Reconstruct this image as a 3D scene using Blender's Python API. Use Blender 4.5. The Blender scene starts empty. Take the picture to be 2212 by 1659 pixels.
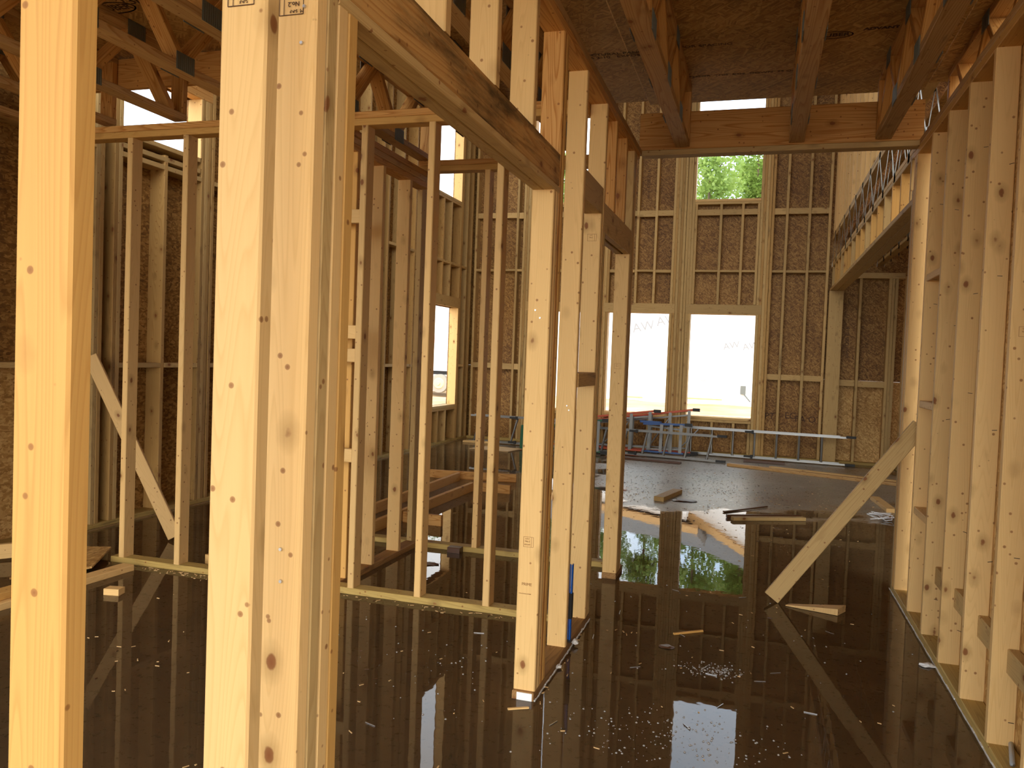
import bpy, bmesh, math, random
from mathutils import Vector, Matrix
random.seed(11)
C = bpy.context.scene.collection
# ------------------------------------------------------------------ camera
W, H, FPX, CH = 2212, 1659, 1735.9, 1.365
yaw, pitch, roll = 0.29741, 0.03426, 0.03771
fw = Vector((-math.sin(yaw)*math.cos(pitch), math.cos(yaw)*math.cos(pitch), -math.sin(pitch)))
r0 = Vector((math.cos(yaw), math.sin(yaw), 0)); u0 = r0.cross(fw)
rt = math.cos(roll)*r0 + math.sin(roll)*u0; up = -math.sin(roll)*r0 + math.cos(roll)*u0
cam_d = bpy.data.cameras.new('camera'); cam = bpy.data.objects.new('camera', cam_d); C.objects.link(cam)
cam_d.sensor_width = 36; cam_d.lens = 36*FPX/W; cam_d.clip_start = .05; cam_d.clip_end = 400
m = Matrix((( rt.x, up.x, -fw.x, 0), (rt.y, up.y, -fw.y, 0), (rt.z, up.z, -fw.z, CH), (0, 0, 0, 1)))
cam.matrix_world = m
bpy.context.scene.camera = cam
# ------------------------------------------------------------------ world, sun, exposure
SKY = 4.4
SUN = 3.2
EXPOSURE = -0.12
wd = bpy.data.worlds.new('sky'); bpy.context.scene.world = wd; wd.use_nodes = True
nt = wd.node_tree; nt.nodes.clear()
wo = nt.nodes.new('ShaderNodeOutputWorld'); bg = nt.nodes.new('ShaderNodeBackground'); bg.inputs['Strength'].default_value = SKY
tc = nt.nodes.new('ShaderNodeTexCoord'); nz = nt.nodes.new('ShaderNodeTexNoise'); nz.inputs['Scale'].default_value = 2.6; nz.inputs['Detail'].default_value = 6
rp = nt.nodes.new('ShaderNodeValToRGB'); rp.color_ramp.elements[0].position = .38; rp.color_ramp.elements[0].color = (.62, .80, 1.0, 1)
rp.color_ramp.elements[1].position = .62; rp.color_ramp.elements[1].color = (1.0, .97, .92, 1)
nt.links.new(tc.outputs['Generated'], nz.inputs['Vector']); nt.links.new(nz.outputs['Fac'], rp.inputs['Fac'])
nt.links.new(rp.outputs['Color'], bg.inputs['Color']); nt.links.new(bg.outputs[0], wo.inputs[0])
sd = bpy.data.lights.new('sun', 'SUN'); sd.energy = SUN; sd.angle = math.radians(70); sd.color = (1.0, .9, .74)
so = bpy.data.objects.new('sun', sd); C.objects.link(so)
so.rotation_euler = (math.radians(70), 0, math.radians(3))   # veiled by cloud, from behind the camera and to its right
vs = bpy.context.scene.view_settings
vs.view_transform = 'Standard'; vs.look = 'None'; vs.gamma = 1.0; vs.use_curve_mapping = False; vs.exposure = EXPOSURE
bpy.context.scene.cycles.max_bounces = 10; bpy.context.scene.cycles.diffuse_bounces = 6
bpy.context.scene.cycles.transparent_max_bounces = 12

def ray(x, y):
    return rt*((x-W/2)/FPX) - up*((y-H/2)/FPX) + fw
def at_z(x, y, z=0.0):
    d = ray(x, y); t = (z-CH)/d.z; return Vector((d.x*t, d.y*t, z))
def at_y(x, y, Y):
    d = ray(x, y); t = Y/d.y; return Vector((d.x*t, Y, CH+d.z*t))

# ------------------------------------------------------------------ materials
def newmat(name):
    m = bpy.data.materials.new(name); m.use_nodes = True
    n = m.node_tree; b = n.nodes['Principled BSDF']; return m, n, b
def N(n, t, **kw):
    o = n.nodes.new(t)
    for k, v in kw.items():
        if k in o.inputs.keys(): o.inputs[k].default_value = v
        else: setattr(o, k, v)
    return o
def MA(n, op, a, b=None):
    o = n.nodes.new('ShaderNodeMath'); o.operation = op
    for i, v in enumerate((a, b)):
        if v is None: continue
        if isinstance(v, (int, float)): o.inputs[i].default_value = v
        else: n.links.new(v, o.inputs[i])
    return o.outputs[0]
def RAMP(n, src, stops):
    r = n.nodes.new('ShaderNodeValToRGB'); e = r.color_ramp.elements
    while len(e) < len(stops): e.new(.5)
    for i, (p, c) in enumerate(stops):
        e[i].position = p; e[i].color = (c, c, c, 1) if isinstance(c, (int, float)) else (*c, 1)
    n.links.new(src, r.inputs[0]); return r.outputs[0]
def MIX(n, fac, a, b, mode='MIX'):
    o = n.nodes.new('ShaderNodeMix'); o.data_type = 'RGBA'; o.blend_type = mode
    for i, v in ((0, fac), (6, a), (7, b)):
        if isinstance(v, (int, float)): o.inputs[i].default_value = v
        elif isinstance(v, tuple): o.inputs[i].default_value = (*v, 1)
        else: n.links.new(v, o.inputs[i])
    return o.outputs[2]
def flat(name, col, rough=.6, metal=0.0, spec=.5):
    m, n, b = newmat(name); b.inputs['Base Color'].default_value = (*col, 1)
    b.inputs['Roughness'].default_value = rough; b.inputs['Metallic'].default_value = metal
    b.inputs['Specular IOR Level'].default_value = spec
    return m
def wood(name, light, dark, knot=(.22, .075, .02), contrast=.5, ring=55, stain=0.0, stain_col=(.05, .035, .02), vary=.22, grey=0.0):
    m, n, b = newmat(name)
    tc = N(n, 'ShaderNodeTexCoord'); oi = N(n, 'ShaderNodeObjectInfo')
    off = N(n, 'ShaderNodeVectorMath', operation='SCALE'); off.inputs[0].default_value = (13.1, 7.7, 29.3); n.links.new(oi.outputs['Random'], off.inputs['Scale'])
    add = N(n, 'ShaderNodeVectorMath', operation='ADD'); n.links.new(tc.outputs['Object'], add.inputs[0]); n.links.new(off.outputs[0], add.inputs[1])
    P = add.outputs[0]
    # growth rings around a pith close to the board, slowly wandering along it
    mp = N(n, 'ShaderNodeMapping'); mp.inputs['Scale'].default_value = (1, 1, .045); n.links.new(P, mp.inputs[0])
    wv = N(n, 'ShaderNodeTexNoise', Scale=7.0, Detail=2.0); n.links.new(mp.outputs[0], wv.inputs['Vector'])
    rings = MA(n, 'FRACT', MA(n, 'MULTIPLY', wv.outputs['Fac'], ring))
    rings = RAMP(n, rings, [(0, 0), (.55, .25), (.85, 1), (1, 0)])
    mp2 = N(n, 'ShaderNodeMapping'); mp2.inputs['Scale'].default_value = (1, 1, .03); n.links.new(P, mp2.inputs[0])
    fine = N(n, 'ShaderNodeTexNoise', Scale=220.0, Detail=3.0); n.links.new(mp2.outputs[0], fine.inputs['Vector'])
    broad = N(n, 'ShaderNodeTexNoise', Scale=3.0, Detail=3.0); n.links.new(mp2.outputs[0], broad.inputs['Vector'])
    f = MA(n, 'ADD', MA(n, 'MULTIPLY', rings, contrast), MA(n, 'MULTIPLY', MA(n, 'SUBTRACT', fine.outputs['Fac'], .5), contrast*.7))
    f = MA(n, 'ADD', f, MA(n, 'MULTIPLY', MA(n, 'SUBTRACT', broad.outputs['Fac'], .45), .8))
    n.nodes[-1].use_clamp = True
    col = MIX(n, f, light, dark)
    # knots
    mk = N(n, 'ShaderNodeMapping'); mk.inputs['Scale'].default_value = (1, 1, .62); n.links.new(P, mk.inputs[0])
    vo = N(n, 'ShaderNodeTexVoronoi', Scale=8.5); n.links.new(mk.outputs[0], vo.inputs['Vector'])
    vn = N(n, 'ShaderNodeTexNoise', Scale=45.0); n.links.new(P, vn.inputs['Vector'])
    vd = MA(n, 'ADD', vo.outputs['Distance'], MA(n, 'MULTIPLY', MA(n, 'SUBTRACT', vn.outputs['Fac'], .5), .06))
    halo = RAMP(n, vd, [(0, .75), (.12, .45), (.26, 0)])
    col = MIX(n, halo, col, tuple(c*.62 for c in dark))
    core = RAMP(n, vd, [(0, 1), (.075, .85), (.10, 0)])
    col = MIX(n, core, col, knot)
    v2 = N(n, 'ShaderNodeTexVoronoi', Scale=21.0); n.links.new(P, v2.inputs['Vector'])
    dots = RAMP(n, v2.outputs['Distance'], [(0, .9), (.10, .65), (.13, 0)])
    col = MIX(n, dots, col, knot)
    if stain:
        sn = N(n, 'ShaderNodeTexNoise', Scale=5.0, Detail=7.0, Roughness=.68)
        mp3 = N(n, 'ShaderNodeMapping'); mp3.inputs['Scale'].default_value = (1.5, 1.5, .22); n.links.new(P, mp3.inputs[0]); n.links.new(mp3.outputs[0], sn.inputs['Vector'])
        sf = RAMP(n, sn.outputs['Fac'], [(.66-stain*.25, 0), (.80-stain*.22, .9)])
        col = MIX(n, sf, col, stain_col)
    if grey: col = MIX(n, grey, col, (.33, .27, .19))
    hv = N(n, 'ShaderNodeHueSaturation'); n.links.new(col, hv.inputs['Color'])
    n.links.new(MA(n, 'ADD', MA(n, 'MULTIPLY', oi.outputs['Random'], vary), 1-vary*.55), hv.inputs['Value'])
    n.links.new(hv.outputs[0], b.inputs['Base Color'])
    b.inputs['Roughness'].default_value = .62; b.inputs['Specular IOR Level'].default_value = .25
    bp = N(n, 'ShaderNodeBump', Strength=.12, Distance=.002); n.links.new(fine.outputs['Fac'], bp.inputs['Height']); n.links.new(bp.outputs[0], b.inputs['Normal'])
    return m
def osb(name, dark, mid, light, stretch=20.0):
    m, n, b = newmat(name)
    tc = N(n, 'ShaderNodeTexCoord'); oi = N(n, 'ShaderNodeObjectInfo')
    off = N(n, 'ShaderNodeVectorMath', operation='SCALE'); off.inputs[0].default_value = (3.1, 7.7, 9.3); n.links.new(oi.outputs['Random'], off.inputs['Scale'])
    add = N(n, 'ShaderNodeVectorMath', operation='ADD'); n.links.new(tc.outputs['Object'], add.inputs[0]); n.links.new(off.outputs[0], add.inputs[1])
    vals = []
    for i, ang in enumerate((0.3, 1.35, 2.3, 0.85)):
        mp = N(n, 'ShaderNodeMapping'); mp.inputs['Rotation'].default_value = (0, ang, 0); n.links.new(add.outputs[0], mp.inputs[0])
        mq = N(n, 'ShaderNodeMapping'); mq.inputs['Scale'].default_value = (95, 26, stretch); mq.inputs['Location'].default_value = (i*3, i*5, i*7); n.links.new(mp.outputs[0], mq.inputs[0])
        v = N(n, 'ShaderNodeTexVoronoi', Scale=1.0); n.links.new(mq.outputs[0], v.inputs['Vector'])
        s = N(n, 'ShaderNodeSeparateColor'); n.links.new(v.outputs['Color'], s.inputs[0]); vals.append(s)
    pick = N(n, 'ShaderNodeTexVoronoi', Scale=34.0); n.links.new(add.outputs[0], pick.inputs['Vector'])
    ps = N(n, 'ShaderNodeSeparateColor'); n.links.new(pick.outputs['Color'], ps.inputs[0])
    v = vals[0].outputs[0]
    for i in (1, 2, 3):
        g = MA(n, 'GREATER_THAN', ps.outputs[i-1], .55)
        v = MA(n, 'ADD', MA(n, 'MULTIPLY', v, MA(n, 'SUBTRACT', 1.0, g)), MA(n, 'MULTIPLY', vals[i].outputs[0], g))
    nb = N(n, 'ShaderNodeTexNoise', Scale=1.6, Detail=4.0); n.links.new(add.outputs[0], nb.inputs['Vector'])
    v2 = MA(n, 'ADD', MA(n, 'MULTIPLY', v, .7), MA(n, 'MULTIPLY', MA(n, 'SUBTRACT', nb.outputs['Fac'], .35), .9))
    col = RAMP(n, v2, [(0, dark), (.45, mid), (.85, light), (1, tuple(min(1, c*1.2) for c in light))])
    n.links.new(col, b.inputs['Base Color']); b.inputs['Roughness'].default_value = .6; b.inputs['Specular IOR Level'].default_value = .3
    bp = N(n, 'ShaderNodeBump', Strength=.25, Distance=.003); n.links.new(v, bp.inputs['Height']); n.links.new(bp.outputs[0], b.inputs['Normal'])
    return m
M = {}
M['spf'] = wood('pale_spruce_lumber', (.74, .475, .19), (.56, .32, .10), contrast=.34)
M['spf2'] = wood('amber_spruce_lumber', (.64, .36, .10), (.47, .22, .05), contrast=.4)
M['old'] = wood('rain_darkened_lumber', (.50, .30, .10), (.33, .17, .045), contrast=.5, stain=.30, vary=.34)
M['old2'] = wood('weathered_lumber', (.56, .37, .145), (.38, .22, .07), contrast=.45, stain=.10, vary=.3)
M['syp'] = wood('yellow_pine_lumber', (.62, .33, .10), (.40, .16, .03), contrast=.9, ring=34)
M['chord'] = wood('truss_lumber', (.55, .34, .14), (.37, .18, .05), contrast=.85, ring=30, stain=.05)
M['mold'] = wood('mildewed_header_lumber', (.60, .34, .11), (.42, .19, .045), contrast=.8, ring=32, stain=.85, stain_col=(.06, .035, .012))
M['treat'] = wood('treated_plate_lumber', (.48, .33, .10), (.32, .20, .055), contrast=.7, ring=30, stain=.18)
M['treat2'] = wood('wet_treated_plate_lumber', (.34, .18, .06), (.17, .08, .025), contrast=.7, ring=30, stain=.2)
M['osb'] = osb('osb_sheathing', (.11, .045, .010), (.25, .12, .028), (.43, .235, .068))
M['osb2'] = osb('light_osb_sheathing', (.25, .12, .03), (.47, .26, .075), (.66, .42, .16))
M['sub'] = osb('subfloor_underside', (.24, .12, .03), (.46, .26, .075), (.62, .39, .14), stretch=6)
M['ply'] = flat('cut_panel', (.50, .32, .14), .7)
M['alu'] = flat('ladder_aluminium', (.27, .265, .25), .38, .85)
M['alud'] = flat('dull_aluminium', (.22, .215, .20), .5, .6)
M['zinc'] = flat('zinc_plate', (.42, .44, .42), .35, .8)
M['orange'] = flat('orange_fibreglass', (.52, .07, .012), .5)
M['blue'] = flat('blue_ladder_plastic', (.01, .07, .25), .45)
M['green'] = flat('green_fibreglass', (.005, .10, .035), .5)
M['zincd'] = flat('dull_toothed_plate', (.16, .16, .13), .5, .3)
M['black'] = flat('black_rubber', (.012, .011, .010), .6)
M['levelblue'] = flat('level_blue_paint', (.008, .12, .55), .35)
M['white'] = flat('white_label', (.8, .8, .78), .5)
M['ink'] = flat('grade_stamp_ink', (.07, .03, .012), .8)
M['inkpale'] = flat('faded_stamp_ink', (.30, .15, .05), .8)
M['wrap'] = flat('white_house_wrap', (.86, .87, .88), .6)
M['wrapink'] = flat('house_wrap_print', (.24, .24, .25), .7)
M['fascia'] = flat('tan_fascia_board', (.62, .38, .16), .7)
M['shingle'] = flat('grey_shingles', (.25, .26, .27), .9)
M['grey'] = flat('grey_electric_box', (.13, .14, .13), .6)
M['tyre'] = flat('dusty_tyre', (.33, .30, .25), .9)
M['rim'] = flat('cream_wheel_rim', (.62, .52, .30), .6)
M['red'] = flat('red_tail_light', (.7, .03, .01), .4)
M['chip'] = flat('pale_wood_chip', (.60, .38, .16), .7)
M['darkwet'] = flat('dark_wet_wood', (.09, .035, .012), .35)
M['steel'] = flat('bright_nail_steel', (.6, .6, .6), .3, .9)
M['twine'] = flat('white_plastic_strap', (.75, .77, .8), .4)
M['pvc'] = flat('grey_plastic_tube', (.45, .47, .47), .5)
def sand():
    m, n, b = newmat('sandy_ground'); tc = N(n, 'ShaderNodeTexCoord')
    a = N(n, 'ShaderNodeTexNoise', Scale=.35, Detail=8.0, Roughness=.6); n.links.new(tc.outputs['Object'], a.inputs['Vector'])
    n.links.new(RAMP(n, a.outputs['Fac'], [(.35, (.42, .25, .11)), (.65, (.66, .46, .25))]), b.inputs['Base Color'])
    b.inputs['Roughness'].default_value = .95
    bp = N(n, 'ShaderNodeBump', Strength=.5, Distance=.2); n.links.new(a.outputs['Fac'], bp.inputs['Height']); n.links.new(bp.outputs[0], b.inputs['Normal'])
    return m
M['sand'] = sand()
def leaf():
    m, n, b = newmat('tree_foliage'); g = N(n, 'ShaderNodeNewGeometry')
    oi = N(n, 'ShaderNodeTexCoord'); a = N(n, 'ShaderNodeTexNoise', Scale=.8, Detail=3.0); n.links.new(oi.outputs['Object'], a.inputs['Vector'])
    n.links.new(RAMP(n, a.outputs['Fac'], [(.35, (.10, .17, .03)), (.65, (.26, .34, .08))]), b.inputs['Base Color'])
    b.inputs['Roughness'].default_value = .6
    tr = N(n, 'ShaderNodeBsdfTranslucent'); tr.inputs[0].default_value = (.35, .5, .1, 1)
    mx = N(n, 'ShaderNodeMixShader'); mx.inputs[0].default_value = .35; n.links.new(b.outputs[0], mx.inputs[1]); n.links.new(tr.outputs[0], mx.inputs[2])
    n.links.new(mx.outputs[0], n.nodes['Material Output'].inputs[0]); return m
M['leaf'] = leaf()
M['bark'] = flat('pine_bark', (.12, .08, .05), .9)
def damp_mask(n):
    """0 where water stands, 1 on the barely damp high spots of the slab"""
    tc = N(n, 'ShaderNodeTexCoord'); s = N(n, 'ShaderNodeSeparateXYZ'); n.links.new(tc.outputs['Object'], s.inputs[0])
    def ell(cx, cy, rx, ry):
        a = MA(n, 'POWER', MA(n, 'DIVIDE', MA(n, 'SUBTRACT', s.outputs[0], cx), rx), 2.0)
        c = MA(n, 'POWER', MA(n, 'DIVIDE', MA(n, 'SUBTRACT', s.outputs[1], cy), ry), 2.0)
        return MA(n, 'SUBTRACT', 1.0, MA(n, 'SQRT', MA(n, 'ADD', a, c)))
    e = MA(n, 'MAXIMUM', ell(.1, 10.2, 2.3, 2.6), ell(-.6, 8.4, .9, 1.1))
    e = MA(n, 'MAXIMUM', e, -.8)
    no = N(n, 'ShaderNodeTexNoise', Scale=1.1, Detail=9.0, Roughness=.62); n.links.new(tc.outputs['Object'], no.inputs['Vector'])
    v = MA(n, 'ADD', MA(n, 'MULTIPLY', e, .75), MA(n, 'MULTIPLY', MA(n, 'SUBTRACT', no.outputs['Fac'], .5), 1.15))
    return v, tc, no
def concrete():
    m, n, b = newmat('wet_concrete_slab'); v, tc, no = damp_mask(n)
    dry = RAMP(n, v, [(.02, 0), (.22, 1)])
    a = N(n, 'ShaderNodeTexNoise', Scale=2.2, Detail=8.0, Roughness=.6); n.links.new(tc.outputs['Object'], a.inputs['Vector'])
    wet = RAMP(n, a.outputs['Fac'], [(.3, (.22, .125, .045)), (.5, (.34, .22, .105)), (.68, (.44, .32, .18))])
    dr = RAMP(n, a.outputs['Fac'], [(.3, (.20, .175, .13)), (.7, (.33, .30, .24))])
    f2 = N(n, 'ShaderNodeTexNoise', Scale=26.0, Detail=6.0, Roughness=.7); n.links.new(tc.outputs['Object'], f2.inputs['Vector'])
    rust = N(n, 'ShaderNodeTexNoise', Scale=.9, Detail=3.0); n.links.new(tc.outputs['Object'], rust.inputs['Vector'])
    col = MIX(n, dry, wet, dr)
    col = MIX(n, RAMP(n, rust.outputs['Fac'], [(.52, 0), (.75, .5)]), col, (.20, .10, .03))
    col = MIX(n, RAMP(n, f2.outputs['Fac'], [(.32, .5), (.45, 0)]), col, (.06, .045, .028))
    n.links.new(col, b.inputs['Base Color'])
    n.links.new(RAMP(n, f2.outputs['Fac'], [(.3, .22), (.7, .42)]), b.inputs['Roughness'])
    b.inputs['Specular IOR Level'].default_value = .6
    bp = N(n, 'ShaderNodeBump', Strength=.12, Distance=.004); n.links.new(f2.outputs['Fac'], bp.inputs['Height']); n.links.new(bp.outputs[0], b.inputs['Normal'])
    return m
def water():
    m, n, b = newmat('standing_rain_water'); v, tc, no = damp_mask(n); n.nodes.remove(b)
    dry = RAMP(n, v, [(.04, 0), (.09, 1)])
    rip = N(n, 'ShaderNodeTexNoise', Scale=9.0, Detail=2.0); n.links.new(tc.outputs['Object'], rip.inputs['Vector'])
    bp = N(n, 'ShaderNodeBump', Strength=.02, Distance=.01); n.links.new(rip.outputs['Fac'], bp.inputs['Height'])
    gl = N(n, 'ShaderNodeBsdfGlossy'); gl.inputs['Roughness'].default_value = .012; n.links.new(bp.outputs[0], gl.inputs['Normal'])
    tr = N(n, 'ShaderNodeBsdfTransparent'); tr.inputs[0].default_value = (.93, .89, .80, 1)
    df = N(n, 'ShaderNodeBsdfDiffuse'); df.inputs[0].default_value = (.34, .25, .13, 1)
    tb = N(n, 'ShaderNodeMixShader'); tb.inputs[0].default_value = .14; n.links.new(tr.outputs[0], tb.inputs[1]); n.links.new(df.outputs[0], tb.inputs[2]); tr = tb
    fr = N(n, 'ShaderNodeFresnel', IOR=1.34); n.links.new(bp.outputs[0], fr.inputs['Normal'])
    mx = N(n, 'ShaderNodeMixShader'); n.links.new(fr.outputs[0], mx.inputs[0]); n.links.new(tr.outputs[0], mx.inputs[1]); n.links.new(gl.outputs[0], mx.inputs[2])
    t2 = N(n, 'ShaderNodeBsdfTransparent')
    m2 = N(n, 'ShaderNodeMixShader'); n.links.new(dry, m2.inputs[0]); n.links.new(mx.outputs[0], m2.inputs[1]); n.links.new(t2.outputs[0], m2.inputs[2])
    n.links.new(m2.outputs[0], n.nodes['Material Output'].inputs[0]); return m
M['concrete'] = concrete(); M['water'] = water()

# ------------------------------------------------------------------ object helpers
def link(name, data, parent=None, mtx=None):
    o = bpy.data.objects.new(name, data); C.objects.link(o)
    if parent is not None:
        o.parent = parent
        o.matrix_local = parent_inv(parent) @ (mtx if mtx is not None else Matrix())
    elif mtx is not None: o.matrix_world = mtx
    return o
_PW = {}
def parent_inv(p):
    return _PW[p.name].inverted() if p.name in _PW else Matrix()
def setp(o, label=None, cat=None, group=None, kind=None):
    for k, v in (('label', label), ('category', cat), ('group', group), ('kind', kind)):
        if v: o[k] = v
    return o
def root(name, loc, label, cat, group=None, kind=None, rot=(0, 0, 0)):
    o = bpy.data.objects.new(name, None); C.objects.link(o); o.empty_display_size = .1
    mtx = Matrix.Translation(loc) @ (Matrix.Rotation(rot[2], 4, 'Z') @ Matrix.Rotation(rot[1], 4, 'Y') @ Matrix.Rotation(rot[0], 4, 'X'))
    o.matrix_world = mtx; _PW[o.name] = mtx
    return setp(o, label, cat, group, kind)
_MC = {}
def board_mesh(w, d, L, mat, c=.003):
    """chamfered board: width w on X, depth d on Y, length L on Z, centred"""
    k = (round(w, 4), round(d, 4), round(L, 4), mat.name, c)
    if k in _MC: return _MC[k]
    x, y = w/2, d/2; c = min(c, w*.2, d*.2)
    pr = [(x, -y+c), (x, y-c), (x-c, y), (-x+c, y), (-x, y-c), (-x, -y+c), (-x+c, -y), (x-c, -y)]
    vs_ = [(a, b_, -L/2) for a, b_ in pr] + [(a, b_, L/2) for a, b_ in pr]
    fs = [(i, (i+1) % 8, (i+1) % 8+8, i+8) for i in range(8)] + [tuple(range(7, -1, -1)), tuple(range(8, 16))]
    me = bpy.data.meshes.new('board'); me.from_pydata(vs_, [], fs); me.materials.append(mat); me.update()
    _MC[k] = me; return me
def box(name, parent, x0, x1, y0, y1, z0, z1, mat, c=.003, jit=0.0, label=None):
    """axis-aligned timber, given in world metres; its grain runs along its longest side"""
    dx, dy, dz = x1-x0, y1-y0, z1-z0
    ctr = Vector(((x0+x1)/2, (y0+y1)/2, (z0+z1)/2))
    if dz >= dx and dz >= dy: w, d, L = dx, dy, dz; R = Matrix()
    elif dx >= dy: w, d, L = dy, dz, dx; R = Matrix(((0, 0, 1, 0), (1, 0, 0, 0), (0, 1, 0, 0), (0, 0, 0, 1)))
    else: w, d, L = dx, dz, dy; R = Matrix(((1, 0, 0, 0), (0, 0, 1, 0), (0, -1, 0, 0), (0, 0, 0, 1)))
    mt = Matrix.Translation(ctr) @ R
    if jit: mt = mt @ Matrix.Rotation(random.uniform(-jit, jit), 4, 'X') @ Matrix.Rotation(random.uniform(-jit, jit), 4, 'Y')
    o = link(name, board_mesh(w, d, L, mat, c), parent, mt)
    if label: o['label'] = label
    return o
def beam(name, parent, p, q, w, d, mat, side=Vector((0, 0, 1)), c=.003):
    """timber from p to q; its depth d lies along 'side', its width w across it"""
    p, q = Vector(p), Vector(q); z = (q-p).normalized(); y = (side - z*side.dot(z)).normalized(); x = y.cross(z)
    mt = Matrix.Translation((p+q)/2) @ Matrix((x, y, z)).transposed().to_4x4()
    return link(name, board_mesh(w, d, (q-p).length, mat, c), parent, mt)
def bm_obj(name, bm, mat, parent=None, smooth=False, mtx=None):
    me = bpy.data.meshes.new(name); bm.to_mesh(me); bm.free(); me.materials.append(mat)
    if smooth: me.polygons.foreach_set('use_smooth', [True]*len(me.polygons))
    return link(name, me, parent, mtx)
def bbox_to(bm, cx, cy, cz, sx, sy, sz, rot=None):
    mt = Matrix.Translation((cx, cy, cz)) @ (rot or Matrix()) @ Matrix.Diagonal((sx/2, sy/2, sz/2, 1))
    v = [bm.verts.new(mt @ Vector(p)) for p in ((-1, -1, -1), (1, -1, -1), (1, 1, -1), (-1, 1, -1), (-1, -1, 1), (1, -1, 1), (1, 1, 1), (-1, 1, 1))]
    for f in ((3, 2, 1, 0), (4, 5, 6, 7), (0, 1, 5, 4), (1, 2, 6, 5), (2, 3, 7, 6), (3, 0, 4, 7)): bm.faces.new([v[i] for i in f])
def tube_to(bm, p, q, r, n=8):
    p, q = Vector(p), Vector(q); z = (q-p).normalized(); R = z.to_track_quat('Z', 'Y').to_matrix().to_4x4()
    bmesh.ops.create_cone(bm, cap_ends=True, segments=n, radius1=r, radius2=r, depth=(q-p).length, matrix=Matrix.Translation((p+q)/2) @ R)
def text(name, parent, s, size, loc, rot, mat, ext=.0004, sx=1.0, off=0.0):
    cu = bpy.data.curves.new(name, 'FONT'); cu.body = s; cu.size = size; cu.extrude = ext; cu.offset = off; cu.align_x = 'CENTER'; cu.align_y = 'CENTER'
    cu.materials.append(mat)
    mt = Matrix.Translation(loc) @ rot @ Matrix.Diagonal((sx, 1, 1, 1))
    tmp = bpy.data.objects.new('lettering', cu); me = bpy.data.meshes.new_from_object(tmp); bpy.data.objects.remove(tmp)
    if not me.materials: me.materials.append(mat)
    return link(name, me, parent, mt)
FRONT = Matrix.Rotation(math.pi/2, 4, 'X')                 # faces the camera side (-Y)
DOWN = Matrix(((1, 0, 0, 0), (0, -1, 0, 0), (0, 0, -1, 0), (0, 0, 0, 1)))   # faces down, top of the letters towards the camera
def frame_mesh(w, h, t):
    bm = bmesh.new()
    for cx, cy, sx, sy in ((0, h/2, w, t), (0, -h/2, w, t), (w/2, 0, t, h), (-w/2, 0, t, h)): bbox_to(bm, cx, cy, 0, sx, sy, .0006)
    return bm

# ------------------------------------------------------------------ ground, slab, water
def plane(name, x0, x1, y0, y1, z0, z1, mat, **kw):
    bm = bmesh.new(); bbox_to(bm, (x0+x1)/2, (y0+y1)/2, (z0+z1)/2, x1-x0, y1-y0, z1-z0)
    return setp(bm_obj(name, bm, mat), **kw)
FY = 12.42                                                   # inner face of the far wall
LX = -4.56                                                   # inner face of the left wall
MX0, MX1 = -.882, -.793                                      # the two faces of the middle wall
RX0, RX1 = .845, .934                                        # the two faces of the right wall
FLOOR = plane('floor', LX-.15, 5.2, -3.0, FY+.15, -.15, 0, M['concrete'], label='wet grey-brown concrete floor slab with shallow rain puddles', cat='floor', kind='structure')
bm = bmesh.new(); bmesh.ops.create_grid(bm, x_segments=1, y_segments=1, size=.5, matrix=Matrix.Translation((.29, 4.7, .004)) @ Matrix.Diagonal((9.6, 15.4, 1, 1)))
setp(bm_obj('standing_water', bm, M['water'], FLOOR), 'shallow brown rain water standing on the concrete floor', kind='stuff')
bm = bmesh.new(); bmesh.ops.create_grid(bm, x_segments=90, y_segments=90, size=75, matrix=Matrix.Translation((0, 45, -.36)))
for v in bm.verts:
    k = 0 if (-12 < v.co.x < 8 and -6 < v.co.y < 14) else 1
    v.co.z += k*random.uniform(-.05, .09)
setp(bm_obj('ground', bm, M['sand'], smooth=True), 'bare tan sandy ground outside the windows', 'ground', kind='structure')

# ------------------------------------------------------------------ wall helpers
def rects_minus(a0, a1, b0, b1, holes):
    """cells of [a0,a1]x[b0,b1] left when the holes are cut out, as full rectangles"""
    A = sorted({a0, a1, *[min(max(v, a0), a1) for h in holes for v in h[:2]]}); out = []
    for i in range(len(A)-1):
        am = (A[i]+A[i+1])/2; cuts = sorted([(max(h[2], b0), min(h[3], b1)) for h in holes if h[0] < am < h[1] and h[3] > b0 and h[2] < b1]); z = b0
        for c0, c1 in cuts:
            if c0 > z+.01: out.append((A[i], A[i+1], z, c0))
            z = max(z, c1)
        if z < b1-.01: out.append((A[i], A[i+1], z, b1))
    return [r for r in out if r[1]-r[0] > .005]
ST = .038
# ------------------------------------------------------------------ far wall (two storeys, faces the camera)
wf = root('wall_far', (0, FY, 0), 'tall far exterior wall of weathered studs and brown strand board with open window holes', 'wall', kind='structure')
F0, F1 = FY, FY+.14
HF = [(-3.56, -2.62, .57, 2.11), (-2.29, -1.35, .57, 2.11), (-1.03, -.087, .57, 2.11), (-3.56, -2.62, 3.83, 5.5), (-1.03, -.087, 3.83, 5.5)]
xs = [LX-.14, -3.811, -2.60, -1.19, .094, .874, 1.334, 2.47]
for i in range(len(xs)-1):
    for z0, z1 in ((.0, 1.20), (1.204, 3.65), (3.654, 6.1)):
        for r in rects_minus(xs[i]+.0015, xs[i+1]-.0015, z0, z1, HF):
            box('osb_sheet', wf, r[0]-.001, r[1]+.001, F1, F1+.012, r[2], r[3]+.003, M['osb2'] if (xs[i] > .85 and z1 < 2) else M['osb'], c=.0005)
def fstud(x, z0, z1, mat='old2', w=ST): box('stud', wf, x, x+w, F0, F1, z0, z1, M[mat], jit=.0012)
box('bottom_plate', wf, LX, 2.47, F0, F1, 0, ST, M['treat'])
TOPF = 5.95
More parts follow.
